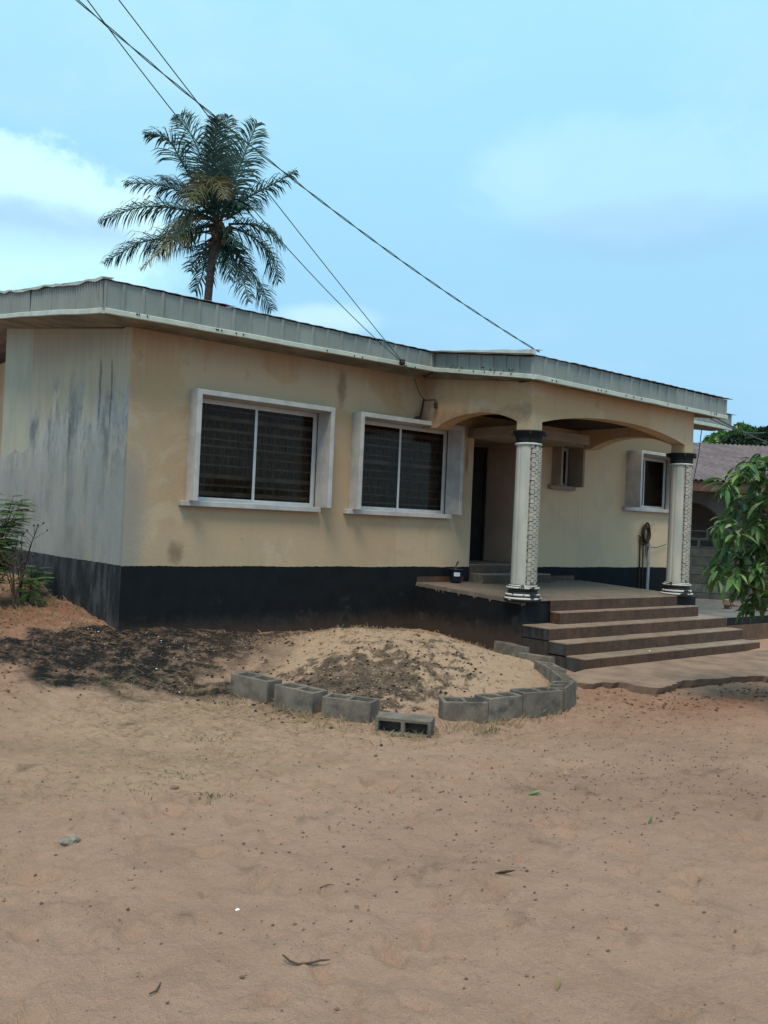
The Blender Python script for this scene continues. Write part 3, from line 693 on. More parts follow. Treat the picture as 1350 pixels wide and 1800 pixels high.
# thin roll of edge flashing over the gable and over the porch side
def flashing(pts, wid, th, m, nrm, name='edge_flashing'):
    V = []; F = []
    for (x, y, z), wd in zip(pts, wid):
        for o, dz in ((.03, -wd), (.034, 0), (-.10, .012), (-.10, .0), (.024, -.006), (.024, -wd)):
            V.append((x+nrm[0]*o, y+nrm[1]*o, z+dz))
    n = len(pts)
    for i in range(n-1):
        for a in range(6): c_ = (a+1) % 6; F.append((i*6+a, i*6+c_, i*6+6+c_, i*6+6+a))
    F.append(tuple(range(6))); F.append(tuple((n-1)*6+5-i for i in range(6)))
    return obj(name, V, F, m, house)
pts = []; wd = []
for i in range(60):
    s = i/59; y = 5.2-5.6*s; pts.append((-.51, y, 4.19+SL*(y+.4)+.006*math.sin(i*1.3)+.012*math.sin(i*.35)+random.uniform(-.004,.004)+.004)); wd.append(.026+.008*math.sin(i*.9))
flashing(pts, wd, 0, M['trim'], (-1, 0))
pts = []; wd = []
for i in range(24):
    s = i/23; y = -.45-1.86*s; pts.append((4.285, y, 4.155-(.21)*s+.004*math.sin(i*.9))); wd.append(.02+.05*s)
flashing(pts, wd, 0, M['trim'], (-1, 0))

# ------------------------------------------------------------------ porch floor and steps
porch = empty('porch_base', (6.4, -1.0, 0), house)
fz = lambda y: .865+.035*y
Z1 = fz(-2.08)
MB().prism([(-.001, -.3), (-.001, .845), (YF, .775), (YF, -.3)], 'x', XP, 8.257).out('porch_core', M['plinth'], porch)
box('corner_block', 7.95, 8.50, YF-.004, -1.68, -.2, .765, M['black'], porch, bevel=.01)
# mortar bed between the black side and the tiles, its lower edge dripping onto the paint
V = []; F = []; n = 120
for k in range(n+1):
    y = -2.07*k/n; zt = fz(y)-.012; drip = .035+.012*random.random()+(.035 if random.random() < .07 else 0)
    V += [(XP-.006, y, zt-drip), (XP-.006, y, zt), (XP+.05, y, zt), (XP+.05, y, zt-drip)]
for k in range(n):
    for a in range(4): c_ = (a+1) % 4; F.append((k*4+a, k*4+c_, k*4+4+c_, k*4+4+a))
F += [(0,1,2,3), (n*4+3, n*4+2, n*4+1, n*4)]
obj('mortar_edge', V, F, M['grout'], porch)
def tile_proto(name, sx, sy, sz, m):
    b = MB().box(-sx/2, sx/2, -sy/2, sy/2, 0, sz); me_ = fixn(mesh(name, b.V, b.F, m)); return me_
def place_tile(me_, loc, parent, rx=0):
    o = bpy.data.objects.new('tile', me_); link(o, parent); o.location = Vector(loc)-wloc(parent); o.rotation_euler = (rx, 0, 0); return o
sl_a = math.atan(.035)
nt, mt = 12, 7; tw = (8.257-XP)/nt; td = 2.085/mt
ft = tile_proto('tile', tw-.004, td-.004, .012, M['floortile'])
floor_ = MB().prism([(-.001, .845), (-.001, .853), (YF, .781), (YF, .775)], 'x', XP+.003, 8.254).out('porch_floor', M['grout'], house)
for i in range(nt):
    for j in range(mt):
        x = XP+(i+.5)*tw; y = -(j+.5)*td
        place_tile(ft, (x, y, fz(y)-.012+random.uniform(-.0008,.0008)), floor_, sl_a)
# skirting tiles along the walls
sk = tile_proto('tile', .31, .010, .085, M['tile'])
for x in np.arange(XP+.16, 5.5, .314): place_tile(sk, (x, -.014, .862), floor_)
for x in np.arange(7.30, 8.1, .314): place_tile(sk, (x, -.014, .862), floor_)
def step(x0, x1, yf, yb, zt, zb, n=None, left_core=True):
    s = MB().box(x0+.004, x1-.004, yf+.012, yb, zb, zt-.012).out('step', M['plinth'], house)
    n = n or round((x1-x0)/.33); tw_ = (x1-x0)/n
    tm = tile_proto('tile', tw_-.004, yb-yf, .012, M['tiletop']); rm = tile_proto('tile', tw_-.004, .011, zt-zb-.016, M['tile'])
    for k in range(n):
        x = x0+(k+.5)*tw_
        place_tile(tm, (x, (yf+yb)/2, zt-.012+random.uniform(-.001,.001)), s); place_tile(rm, (x, yf+.0065, zb+.002), s)
    # cut end tiles on the right-hand end
    em = tile_proto('tile', .010, yb-yf-.016, zt-zb-.016, M['tile'])
    place_tile(em, (x1+.002, (yf+yb)/2+.006, zb+.002), s)
    return s
z5, z4, z3 = .188, .338, .487; z2 = .642
s1 = step(5.0, 7.95, -2.092, -2.070, Z1, z2, 9)
s2 = step(5.0, 8.29, -2.25, -2.092, z2, z3, 10)
lt = tile_proto('tile', .010, .14, z2-z3-.016, M['tile']); place_tile(lt, (4.998, -2.17, z3+.002), s2)
step(XP, 8.63, -2.515, YF-.005, z3, .0 if False else z4, 13)
step(XP, 8.63, -2.79, -2.515, z4, z5, 13)
step(XP, 8.63, -3.07, -2.79, z5, .02, 13)
box('step_core', XP+.006, 8.62, -2.78, YF-.006, -.2, z5-.02, M['plinth'], house)
box('step_core', XP+.006, 8.62, -2.5, YF-.006, z5-.02, z4-.014, M['plinth'], house)
# threshold steps up to the door
th = box('threshold', 5.57, 7.12, -.30, -.015, .85, .985, M['grout'], house)
box('recess_lining', 7.128, 7.1395, .004, 1.28, 1.13, 3.05, M['recess_paint'], house)
th2 = box('threshold', 5.57, 7.12, 0.0, 1.28, .85, 1.115, M['grout'], house)
r1 = tile_proto('tile', .306, .010, .128, M['tile']); r1t = tile_proto('tile', .306, .29, .01, M['tiletop'])
r2 = tile_proto('tile', .306, .010, .135, M['tile']); r2t = tile_proto('tile', .306, .40, .01, M['tiletop'])
for k in range(5):
    x = 5.57+.155+k*.31
    place_tile(r1, (x, -.306, .852), th); place_tile(r1t, (x, -.158, .986), th)
    place_tile(r2, (x, -.006, .985), th2)
    for j in range(3): place_tile(r2t, (x, .2+.42*j, 1.116), th2)

# ------------------------------------------------------------------ columns
def column(cx, cy, zb):
    flute = lambda t_: 1 - .035*max(0, math.cos(8*t_))**3
    c = MB().lathe(cx, cy, [(.163, zb+.20), (.160, .97+.9), (.155, 2.80)], 96, flute).out('column', M['shaft'], house, smooth=False)
    _b = MB().lathe(cx, cy, [(.21,zb),(.235,zb+.008),(.242,zb+.035),(.235,zb+.055),(.215,zb+.062),(.222,zb+.085),(.212,zb+.10),(.192,zb+.108),(.188,zb+.15),(.205,zb+.158),
                              (.212,zb+.180),(.204,zb+.196),(.185,zb+.203),(.176,zb+.222)], 40).out('base', M['chip'], c, smooth=True)
    for rz_, rr_ in ((.045,.236),(.090,.216),(.182,.206),(.205,.178)):
        MB().lathe(cx, cy, [(rr_-.006,zb+rz_-.014),(rr_+.006,zb+rz_-.009),(rr_+.010,zb+rz_),(rr_+.006,zb+rz_+.009),(rr_-.006,zb+rz_+.014)], 40, lambda t_: 1+.006*math.sin(5*t_)+.004*math.sin(13*t_)).out('base_ring', M['chipring'], c, smooth=True)
    MB().lathe(cx, cy, [(.156,2.785),(.172,2.79),(.176,2.802),(.170,2.815),(.156,2.82)], 40).out('collar', M['trim'], c, smooth=True)
    cap = MB().lathe(cx, cy, [(.168,2.821),(.174,2.835),(.168,2.85),(.172,2.88),(.188,2.915),(.204,2.945),(.212,2.958),(.212,2.972),(.20,2.976)], 8*6,
                     lambda t_: 1+.03*math.cos(4*t_)).out('capital', M['black'], c, smooth=True)
    # four worn acanthus tips
    for k in range(4):
        a_ = math.pi/4+k*math.pi/2; dx, dy = math.cos(a_), math.sin(a_)
        MB().tube([(cx+dx*.195, cy+dy*.195, 2.91), (cx+dx*.222, cy+dy*.222, 2.935), (cx+dx*.228, cy+dy*.228, 2.962), (cx+dx*.215, cy+dy*.215, 2.972)], [.012,.018,.014,.006]).out('leaf_tip', M['chip'], c)
    # raised interlocking motif on the front strip: grooved backing plus small stones
    a0, a1 = math.radians(-90-35), math.radians(-90+40)
    V = []; F = []; n = 14; z0_, z1_ = zb+.225, 2.785
    for i in range(n+1):
        a_ = a0+(a1-a0)*i/n
        for r_ in (.158, .1665):
            for z in (z0_, z1_): V.append((cx+r_*math.cos(a_), cy+r_*math.sin(a_), z))
    for i in range(n):
        b = i*4; F += [(b+2,b+6,b+7,b+3), (b+0,b+1,b+5,b+4), (b+1,b+3,b+7,b+5), (b,b+4,b+6,b+2)]
    F += [(0,2,3,1), (n*4+1,n*4+3,n*4+2,n*4)]
    obj('motif_backing', V, F, M['recess'], c)
    mb = MB(); rows = int((z1_-z0_)/.058); cols = 4; da = (a1-a0-.06)/cols
    for r_i in range(rows):
        for q in range(cols):
            z = z0_+r_i*.058+(.029 if q % 2 else 0)
            if z+.05 > z1_: continue
            aa0 = a0+.05+q*da+random.uniform(-.01,.01); aa1 = aa0+da*(1.0 if r_i % 2 else .84); ins = .010 if (r_i+q) % 3 else .004
            pr = []
            for a_ in (aa0, (aa0+aa1)/2, aa1):
                for r2_ in (.160, .178-random.uniform(0,.003)):
                    for zz in (z+ins*.5, z+.058-ins*.6): pr.append((cx+r2_*math.cos(a_), cy+r2_*math.sin(a_), zz))
            mb.add(pr, [(2,6,7,3),(6,10,11,7),(1,3,7,5),(5,7,11,9),(0,4,6,2),(4,8,10,6),(0,2,3,1),(8,9,11,10)])
    mb.out('motif_relief', M['motif'], c, kind='stuff')
    # edge bead left of the strip
    for a_, nm in ((a0-.02, 'bead'), (a1+.02, 'bead')):
        MB().tube([(cx+.164*math.cos(a_), cy+.164*math.sin(a_), z0_), (cx+.160*math.cos(a_), cy+.160*math.sin(a_), z1_)], .006).out(nm, M['recess'], c)
    return c
column(XP+.115, YF+.115, Z1-.022+.0)
column(XR-.115, YF+.115, Z1-.022+.0)

# ------------------------------------------------------------------ ground-level concrete
ap = [(4.49,-3.075),(3.95,-3.25),(3.62,-3.62),(3.72,-3.80),(3.95,-3.78),(4.08,-3.86),(4.14,-4.02),(4.10,-4.16),(4.22,-4.27),(4.46,-4.28),(4.62,-4.2),(4.9,-4.16),(5.2,-4.18),(5.42,-4.28),(5.65,-4.27),(5.95,-4.33),
      (6.2,-4.46),(6.8,-4.5),(7.6,-4.42),(8.6,-4.3),(10.5,-4.2),(10.5,-3.075)]
ap2 = []
for i in range(len(ap)):
    p, q = Vector((*ap[i],0)), Vector((*ap[(i+1) % len(ap)],0)); L = (q-p).length; n = max(1, int(L/.07)) if i < len(ap)-1 and i > 0 else 1
    for k in range(n):
        r_ = p.lerp(q, k/n); j = .035 if (0 < i < len(ap)-2) else 0
        ap2.append((r_.x+random.uniform(-j,j), r_.y+random.uniform(-j,j)))
bm = bmesh.new(); vs = [bm.verts.new((x, y, .078 if y < -3.2 else .07)) for x, y in ap2]; f = bm.faces.new(vs)
ex = bmesh.ops.extrude_face_region(bm, geom=[f]); 
for v in [g for g in ex['geom'] if isinstance(g, bmesh.types.BMVert)]: v.co.z -= .16; v.co.y += .09 if v.co.y < -3.3 else 0
bmesh.ops.recalc_face_normals(bm, faces=bm.faces); me_ = bpy.data.meshes.new('apron'); bm.to_mesh(me_); bm.free(); me_.materials.append(M['concrete'])
ao = bpy.data.objects.new('pavement', me_); link(ao); tag(ao, 'thin broken concrete apron at the foot of the steps', kind='structure')
cr_ = MB()
tr_ = box('terrace', 8.645, 16, -2.52, 3.0, -.2, .482, M['terrace'], None, bevel=.01); tag(tr_, kind='structure')
box('terrace_band', 8.645, 16, -2.532, -2.522, .36, .478, M['black'], tr_)
M['facebrown'] = mat('terrace_face', (.15,.09,.06), (.10,.06,.042), 5, .95, .1, 60)
box('terrace_face', 8.645, 16, -2.532, -2.522, -.2, .358, M['facebrown'], tr_)

# ------------------------------------------------------------------ hollow blocks ringing the mound
def block_mesh(L=.46, Wd=.21, H=.235, t_=.03, seed=0):
    rr = random.Random(seed)
    xs = [0, t_, L/2-t_/2, L/2+t_/2, L-t_, L]; ys = [0, t_, Wd-t_, Wd]
    b = MB().grid(xs, ys, {(1,1), (3,1)}, 0, H, axis='z')
    b.V = [(x-L/2, y-Wd/2, z) for x, y, z in b.V]
    me_ = mesh('hollow_block', b.V, b.F, M['block']); bm = bmesh.new(); bm.from_mesh(me_)
    bmesh.ops.recalc_face_normals(bm, faces=bm.faces)
    bmesh.ops.bevel(bm, geom=bm.edges[:], offset=.005, segments=1, affect='EDGES')
    for v in bm.verts: v.co += Vector((rr.uniform(-1,1), rr.uniform(-1,1), rr.uniform(-1,1)))*.0022
    bm.to_mesh(me_); bm.free(); return me_
BM = [block_mesh(seed=s) for s in range(4)]; BL = block_mesh(L=.40, seed=9)
def put_block(c, ang, z, label, me_=None, roll=0, tilt=0, order='XYZ'):
    o = bpy.data.objects.new('hollow_block', me_ or random.choice(BM)); link(o)
    o.location = (c[0], c[1], z); o.rotation_euler = (roll, tilt, math.radians(ang))
    tag(o, label, 'concrete block', 'hollow concrete blocks ringing the sand mound'); return o
def seg(a, b, z, label, dz=0, back=1, **kw):
    """front face from a to b; body behind, towards the mound"""
    A, B = Vector((*a, 0)), Vector((*b, 0)); d = (B-A).normalized(); nrm = Vector((-d.y, d.x, 0))*back
    c = (A+B)/2 + nrm*.105; return put_block((c.x, c.y), math.degrees(math.atan2(d.y, d.x)), z, label, **kw)
seg((.11,-2.34),(.235,-2.79), -.01, 'pale clean block at the left end of the ring beside burnt soil', me_=BM[0], tilt=.03)
seg((.245,-2.85),(.37,-3.36), -.035, 'second block from the left end of the ring, dusty grey, edge stained', me_=BM[1], tilt=.02)
seg((.385,-3.42),(.62,-3.84), -.055, 'soot blackened block third from the left end, before the gap', me_=BM[2])
seg((1.21,-4.10),(1.55,-4.31), -.05, 'tilted block right of the overturned one, half filled with sand', me_=BL, roll=.05)
seg((1.555,-4.33),(1.94,-4.36), -.02, 'block with a dark stained face in the middle of the front run', me_=BL)
seg((1.955,-4.36),(2.41,-4.44), 0.0, 'clean grey block at the right end of the front run', me_=BM[3])
seg((2.50,-4.43),(2.89,-4.22), 0.0, 'corner block turned towards the steps at the right end of the ring', me_=BM[1], roll=-.10)
seg((3.02,-4.06),(3.28,-3.74), .0, 'leaning block just behind the right corner block', me_=BM[0], roll=.28)
seg((3.30,-3.72),(3.52,-3.36), .03, 'farthest block of the right corner, leaning beside the steps', me_=BM[2], roll=.12)
seg((3.98,-2.05),(3.88,-2.48), .06, 'block with open holes beside the black porch side, partly sunk', me_=BM[3], roll=-.12)
seg((3.86,-2.53),(3.93,-2.98), .01, 'smooth blank slab standing against the foot of the stair side', me_=None).data = fixn(mesh('slab', *(lambda b: (b.V, b.F))(MB().box(-.225,.225,-.05,.05,0,.215)), M['block']))
o = put_block((.80,-4.14), -51, .075-.01, 'overturned block lying on its side in the front gap', me_=BM[2], roll=math.pi/2)
o.data = block_mesh(Wd=.15, H=.225, seed=20); o.location = (.75,-4.16, .062)
bm = bmesh.new(); bm.from_mesh(o.data); bmesh.ops.create_cube(bm, size=1, matrix=Matrix.Translation((0,0,.06)) @ Matrix.Diagonal((.44,.135,.05,1))); bm.to_mesh(o.data); bm.free()

# ------------------------------------------------------------------ bucket, pipes and wires
bk = empty('bucket', (5.13, -.16, .862))
tag(bk, 'small dark bucket with a white label on the porch floor by the front wall', 'bucket')
MB().lathe(5.13, -.16, [(.075,.863),(.085,.90),(.098,1.05),(.104,1.055),(.104,1.07),(.095,1.072),(.09,1.05),(.08,.93)], 24).out('bucket_body', M['bucket'], bk, smooth=True)
lb = obj('label', [(5.13+.0965*math.cos(a_), -.16+.0965*math.sin(a_), z) for a_ in np.linspace(math.radians(-150), math.radians(-95), 6) for z in (.965, 1.02)],
    [(2*i, 2*i+2, 2*i+3, 2*i+1) for i in range(5)], M['label'], bk, normals=False)
ik = MB()
for z in (.982, .997):
    for a_ in np.linspace(math.radians(-140), math.radians(-108), 5): x_, y_ = 5.13+.098*math.cos(a_), -.16+.098*math.sin(a_); ik.box(x_-.004, x_+.004, y_-.001, y_+.001, z, z+.006)
ik.out('label_print', M['ink'], bk, kind='stuff')
MB().tube([(5.10,-.16,.93),(5.11,-.17,1.10),(5.15,-.18,1.18)], [.012,.01,.016]).out('stick', M['twig'], bk)
pw = empty('meter_post', (10.1, -.06, .3)); tag(pw, 'leaning grey pipe with a bundle of black wires on the wall by the right column', 'pipe')
MB().tube([(10.10,-.10,.47),(10.13,-.09,.95),(10.20,-.05,1.50)], .028, 10).out('grey_pipe', M['pvc'], pw)
MB().tube([(9.93,-.05,.47),(9.94,-.03,1.2),(9.93,-.03,1.66),(9.87,-.04,1.67)], .014).out('iron_rod', M['iron'], pw)
MB().tube([(10.03,-.05,.47),(10.03,-.03,1.62)], .012).out('iron_rod', M['iron'], pw)
for k in range(9):
    rx, rz = .08+.012*(k % 3), .13+.02*(k % 4); cx_, cz_ = 10.05+random.uniform(-.02,.02), 1.72+random.uniform(-.03,.03)
    MB().tube([(cx_+rx*math.cos(t_), -.04-.012*k*.5, cz_+rz*math.sin(t_)) for t_ in np.linspace(0, 2*math.pi, 18)], .012, cap=False).out('wire_coil', M['iron'], pw)
for k in range(3):
    MB().tube([(10.06+.04*k, -.05, 1.62), (10.08+.05*k, -.06, 1.45-.06*k), (10.06+.04*k, -.06, 1.30-.05*k)], .006).out('wire', M['iron'], pw)
MB().tube([(10.12,-.05,1.62),(10.25,-.05,1.47),(10.45,-.04,1.46),(10.78,-.03,1.53)], .007).out('wire', M['cable'], pw)

# power lines
def sagline(A, B, sag, n=40, tw=0, ph=0, amp=.008):
    A, B = Vector(A), Vector(B); out = []
    for i in range(n+1):
        s = i/n; p = A.lerp(B, s); p.z -= 4*sag*s*(1-s)
        if tw: p += Vector((math.cos(s*tw+ph), 0, math.sin(s*tw+ph)))*amp
        out.append(p)
    return out
pole = at(60, -110, 7.6)
cb = empty('service_cable', (3.65, -.43, 3.9)); tag(cb, 'pair of thin green cables running down to the eave above the second window', 'cable')
E1 = Vector((3.65, -.455, 3.905))
MB().tube(sagline(at(135, -25, 7.6), E1, .20), .0052, 6).out('cable_strand', M['cable'], cb)
MB().tube(sagline(at(190, -25, 7.6), E1+Vector((.02,0,0)), .03), .0052, 6).out('cable_strand', M['cable'], cb)
MB().lathe(3.66, -.455, [(.01,3.86),(.035,3.87),(.045,3.895),(.035,3.92),(.04,3.935),(.01,3.94)], 12).out('cable_clamp', M['iron'], cb)
MB().tube([E1, (3.9,-.44,3.72), (4.13,-.3,3.55), (4.40,-.12,3.50)], .008).out('cable_strand', M['cable'], cb)
cb2 = empty('power_cable', (4.37, -2.25, 3.93)); tag(cb2, 'long twisted cable crossing the sky to the porch roof corner', 'cable')
E2 = Vector((4.38, -2.26, 3.935))
for ph in (0, 3.14): MB().tube(sagline(at(115, -18, 7.6), E2, .16, 70, 60, ph), .0052, 6).out('cable_strand', M['cable'], cb2)
PT = at(125, -20, 7.6); PT = PT+(PT-E1)*.75
up_ = empty('utility_pole', (PT.x, PT.y, gzs(PT.x, PT.y))); tag(up_, 'wooden utility pole carrying the cables to the house, beyond the left edge', 'pole')
MB().tube([(PT.x, PT.y, -.3), (PT.x, PT.y, PT.z+.3)], [.13, .09], 12).out('shaft', M['trunk'], up_)
MB().box(PT.x-.5, PT.x+.5, PT.y-.145, PT.y-.10, PT.z-.05, PT.z+.05).out('cross_arm', M['trunk'], up_)
for k_, (px_, py_, pr_) in enumerate(((135,-25,cb),(190,-25,cb),(115,-18,cb2))):
    MB().tube([at(px_, py_, 7.6), (PT.x-.3+.3*k_, PT.y-.12, PT.z)], .0052, 6).out('cable_strand', M['cable'], pr_)
ins = empty('wall_insulator', (4.44, -.12, 3.3)); tag(ins, 'dark iron cable bracket with insulators in the corner above the second window', 'bracket')
MB().tube([(4.40,-.10,3.52),(4.40,-.06,3.30),(4.38,-.05,3.22)], .016).out('iron_rod', M['iron'], ins)
MB().tube([(4.40,-.09,3.50),(4.46,-.28,3.50),(4.465,-.30,3.42)], .008).out('wire', M['iron'], ins)
MB().lathe(4.44, -.31, [(.01,3.37),(.03,3.385),(.022,3.41),(.034,3.43),(.02,3.46),(.01,3.47)], 10).out('insulator', M['iron'], ins)
MB().lathe(4.33, -.06, [(.02,3.20),(.05,3.215),(.035,3.25),(.02,3.26)], 10).out('insulator', M['iron'], ins)
cb3 = empty('rear_cable', (9.0, -2.1, 3.57)); tag(cb3, 'black cable leaving from under the right end of the porch eave towards the neighbour roof', 'cable')
MB().tube(sagline((8.8, -2.1, 3.60), at(1352, 778, 22), .03), .014, 6).out('cable_strand', M['cable'], cb3)
MB().tube(sagline((9.0, -1.9, 3.62), at(1345, 760, 22), .10), .010, 6).out('cable_strand', M['cable'], cb3)
cb4 = empty('drop_wire', (11.7, -.3, 3.8)); tag(cb4, 'thin wire hanging from the far eave in front of the rusty roof', 'cable')
MB().tube([at(1233, 757, 17.2), at(1228, 800, 18.5), at(1219, 845, 20.5), at(1214, 885, 22)], .009, 5).out('cable_strand', M['cable'], cb4)

# ------------------------------------------------------------------ neighbour: block fence, rusty roofed house, trees
fa, fb = Vector((11.62, .30, .45)), Vector((13.9, -2.55+.0, .45)); fa = Vector((11.75, .12, .43)); fb = Vector((13.35, -1.99, .43))
fd = (fb-fa).normalized(); fL = (fb-fa).length; fang = math.atan2(fd.y, fd.x); fn = Vector((fd.y, -fd.x, 0))
fence = empty('block_fence', fa+fd*1.2); tag(fence, 'unplastered grey block fence with open hollow blocks along its top', 'fence')
def fence_piece(me_, s, z):
    o = bpy.data.objects.new('brick', me_); link(o, fence); p = fa+fd*s; o.location = Vector((p.x, p.y, z))-wloc(fence); o.rotation_euler = (0,0,fang); return o
pm = fixn(mesh('brick', *(lambda b: (b.V, b.F))(MB().box(-.215,.215,-.07,.07,0,.165)), M['fence']))
hb = MB().grid([-.165,-.145,.145,.165], [0,.02,.15,.165], {(1,1)}, -.07, .07); hm = fixn(mesh('brick', hb.V, hb.F, M['fence']))
for r_ in range(7):
    s = -.35+(.22 if r_ % 2 else 0)
    while s < 5.2: fence_piece(pm, s+random.uniform(-.006,.006), .43-.17+r_*.175); s += .44
MB().prism([(0,0)],'z',0,0) if False else None
bk_ = MB(); 
for k in range(2):
    s = -.3+(.16 if k % 2 else 0)
    while s < 5.2: fence_piece(hm, s, .43-.17+7*.175+k*.172); s += .335
o = MB().box(-.5, 5.3, -.055, .055, 0, 1.2).out('mortar', M['nwall'], None); o.parent = fence; o.location = fa-wloc(fence)+Vector((0,0,-.2)); 
o.data.transform(Matrix.Translation((2.4,0,0))); o.rotation_euler = (0,0,fang)

nb_c = at(1300, 846, 25); nh = empty('neighbour_house', (nb_c.x, nb_c.y, .4)); tag(nh, 'low neighbouring house with rusty brown corrugated roof and dark arched veranda', 'house')
NX = Vector((.80, -.60, 0)).normalized(); NY = Vector((.60, .80, 0)).normalized(); NO = Vector((nb_c.x, nb_c.y, 0))
def nl(a, b, z): p = NO+NX*a+NY*b; return (p.x, p.y, z)
def nbox(name, a0, a1, b0, b1, z0, z1, m): 
    V = [nl(a0,b0,z0),nl(a1,b0,z0),nl(a1,b1,z0),nl(a0,b1,z0),nl(a0,b0,z1),nl(a1,b0,z1),nl(a1,b1,z1),nl(a0,b1,z1)]
    return obj(name, V, [(0,3,2,1),(4,5,6,7),(0,1,5,4),(1,2,6,5),(2,3,7,6),(3,0,4,7)], m, nh)
ZE = nb_c.z; sheets = 14
for k in range(sheets):
    a0 = -5.5+k*.8; V = []; F = []; n = 32
    for i in range(n+1):
        a_ = a0+.82*i/n; o_ = .022*math.cos(2*math.pi*a_/.155)
        for b_, z in ((-.0, ZE), (4.6, ZE+1.50)): V.append(nl(a_, b_, z+o_)); V.append(nl(a_, b_, z+o_-.01))
    for i in range(n): b = i*4; F += [(b, b+4, b+6, b+2), (b+1, b+3, b+7, b+5), (b, b+1, b+5, b+4)]
    obj('roof_sheet', V, F, M['nroof'], nh, normals=False)
    V = [(p[0], p[1], p[2]) for p in (nl(a0,4.6,ZE+1.5), nl(a0+.8,4.6,ZE+1.5), nl(a0+.8,9.2,ZE), nl(a0,9.2,ZE))]
    obj('roof_sheet', V, [(0,1,2,3)], M['nroof'], nh, normals=False)
nbox('fascia_board', -5.5, 5.7, .06, .10, ZE-.32, ZE-.03, M['nboard'])
# front wall with arched openings
def arch_wall():
    mb = MB(); z0 = .3; zt = ZE-.05; R = .95; cxs = (-3.3, -.95, 1.4, 3.75)
    edges = [-5.5]+[c_ for c in cxs for c_ in (c-R, c+R)]+[5.7]
    for i in range(0, len(edges), 2):
        if edges[i+1]-edges[i] > .02: mb.prism([(edges[i], z0), (edges[i+1], z0), (edges[i+1], zt), (edges[i], zt)], 'y', .9, 1.1)
    for c in cxs:
        top = [(c-R*math.cos(t_), 1.75+R*.98*math.sin(t_)) for t_ in np.linspace(0, math.pi, 20)]
        mb.prism(top+[(c+R, zt), (c-R, zt)], 'y', .9, 1.1)
    mb.V = [nl(v[0], v[1], v[2]) for v in mb.V]; return mb.out('arcade_wall', M['nwall'], nh)
arch_wall()
nbox('back_wall', -5.5, 5.7, 3.4, 3.6, .3, ZE+.9, M['nwall']); nbox('veranda_ceiling', -5.5, 5.7, 1.1, 3.4, ZE-.1, ZE-.05, M['ndark'])
nbox('window', -1.2, -.2, 3.36, 3.395, 1.0, 1.9, M['ndark']); nbox('side_wall', -5.5, -5.3, 1.1, 8.8, .3, ZE-.1, M['nwall'])
nbox('side_wall', 5.5, 5.7, 1.1, 8.8, .3, ZE-.1, M['nwall'])

def leaf_cloud(name, centers, n, size, m, parent, seed=1, kind='stuff'):
    rg = np.random.RandomState(seed); C_ = np.array([c[:3] for c in centers]); R_ = np.array([c[3] for c in centers])
    wgt = R_**2.2; idx = rg.choice(len(C_), n, p=wgt/wgt.sum()); d = rg.normal(size=(n,3)); d /= np.linalg.norm(d, axis=1)[:,None]
    rad = R_[idx]*rg.uniform(.55, 1.05, n)**.6; P_ = C_[idx]+d*rad[:,None]*np.array([1,1,.85])
    a_ = rg.normal(size=(n,3)); a_ /= np.linalg.norm(a_, axis=1)[:,None]; b_ = np.cross(a_, rg.normal(size=(n,3))); b_ /= np.linalg.norm(b_, axis=1)[:,None]
    s_ = size*rg.uniform(.6,1.3,n)[:,None]
    V = np.stack([P_-a_*s_, P_+b_*s_*.35, P_+a_*s_, P_-b_*s_*.35], 1).reshape(-1,3)
    F = np.arange(n*4).reshape(-1,4).tolist()
    return obj(name, V, F, m, parent, normals=False, kind=kind)
def far_tree(px, py, d, R, label, m, seed, sq=1):
    c = at(px, py, d); t_ = empty('broadleaf_tree', (c.x, c.y, .4)); tag(t_, label, 'tree', 'trees behind the neighbour roof')
    MB().tube([(c.x,c.y,0),(c.x+.1,c.y,c.z*.5),(c.x,c.y,c.z)], [.35,.28,.12], 8).out('trunk', M['trunk'], t_)
    rg = random.Random(seed); cs = [(c.x+rg.uniform(-1,1)*R*1.1, c.y+rg.uniform(-1,1)*R, c.z+rg.uniform(-.7,.3)*R, R*rg.uniform(.35,.6)) for _ in range(16)]
    for q in cs[:6]: MB().tube([(c.x,c.y,c.z*.55), (q[0],q[1],q[2])], [.12,.04], 5).out('limb', M['trunk'], t_)
    leaf_cloud('crown', cs, 16000, .16, m, t_, seed)
far_tree(1292, 782, 42, 1.25, 'bright green round tree crown rising behind the rusty roof', M['far'], 3)
far_tree(1335, 782, 38, .85, 'darker small tree at the right edge behind the rusty roof', M['fardark'], 5)

# rubble on the terrace
for i, (x, y, sx, sy, sz, rz, lab) in enumerate([(10.25,-1.62,.19,.12,.10,.2,'pale broken block standing on the terrace before the fence'), (10.30,-1.60,.17,.10,.06,.35,'pale stone piece under the broken block on the terrace'),
      (10.9,-1.40,.12,.09,.05,.9,'small flat stone right of the broken block'), (11.1,-1.5,.14,.08,.07,.2,'grey stone beside the flat one on the terrace'), (9.35,-.6,.16,.07,.035,.6,'thin pale slab fragment near the right column'), (10.75,-1.75,.1,.08,.05,1.4,'round little stone near the terrace edge')]):
    o = MB().box(-sx/2,sx/2,-sy/2,sy/2,0,sz).out('rubble_stone', M['concrete'], None, bevel=.012)
    o.location = (x, y, .483+(.06 if i == 0 else 0)); o.rotation_euler = (0, 0, rz); tag(o, lab, 'stone', 'rubble on the terrace')

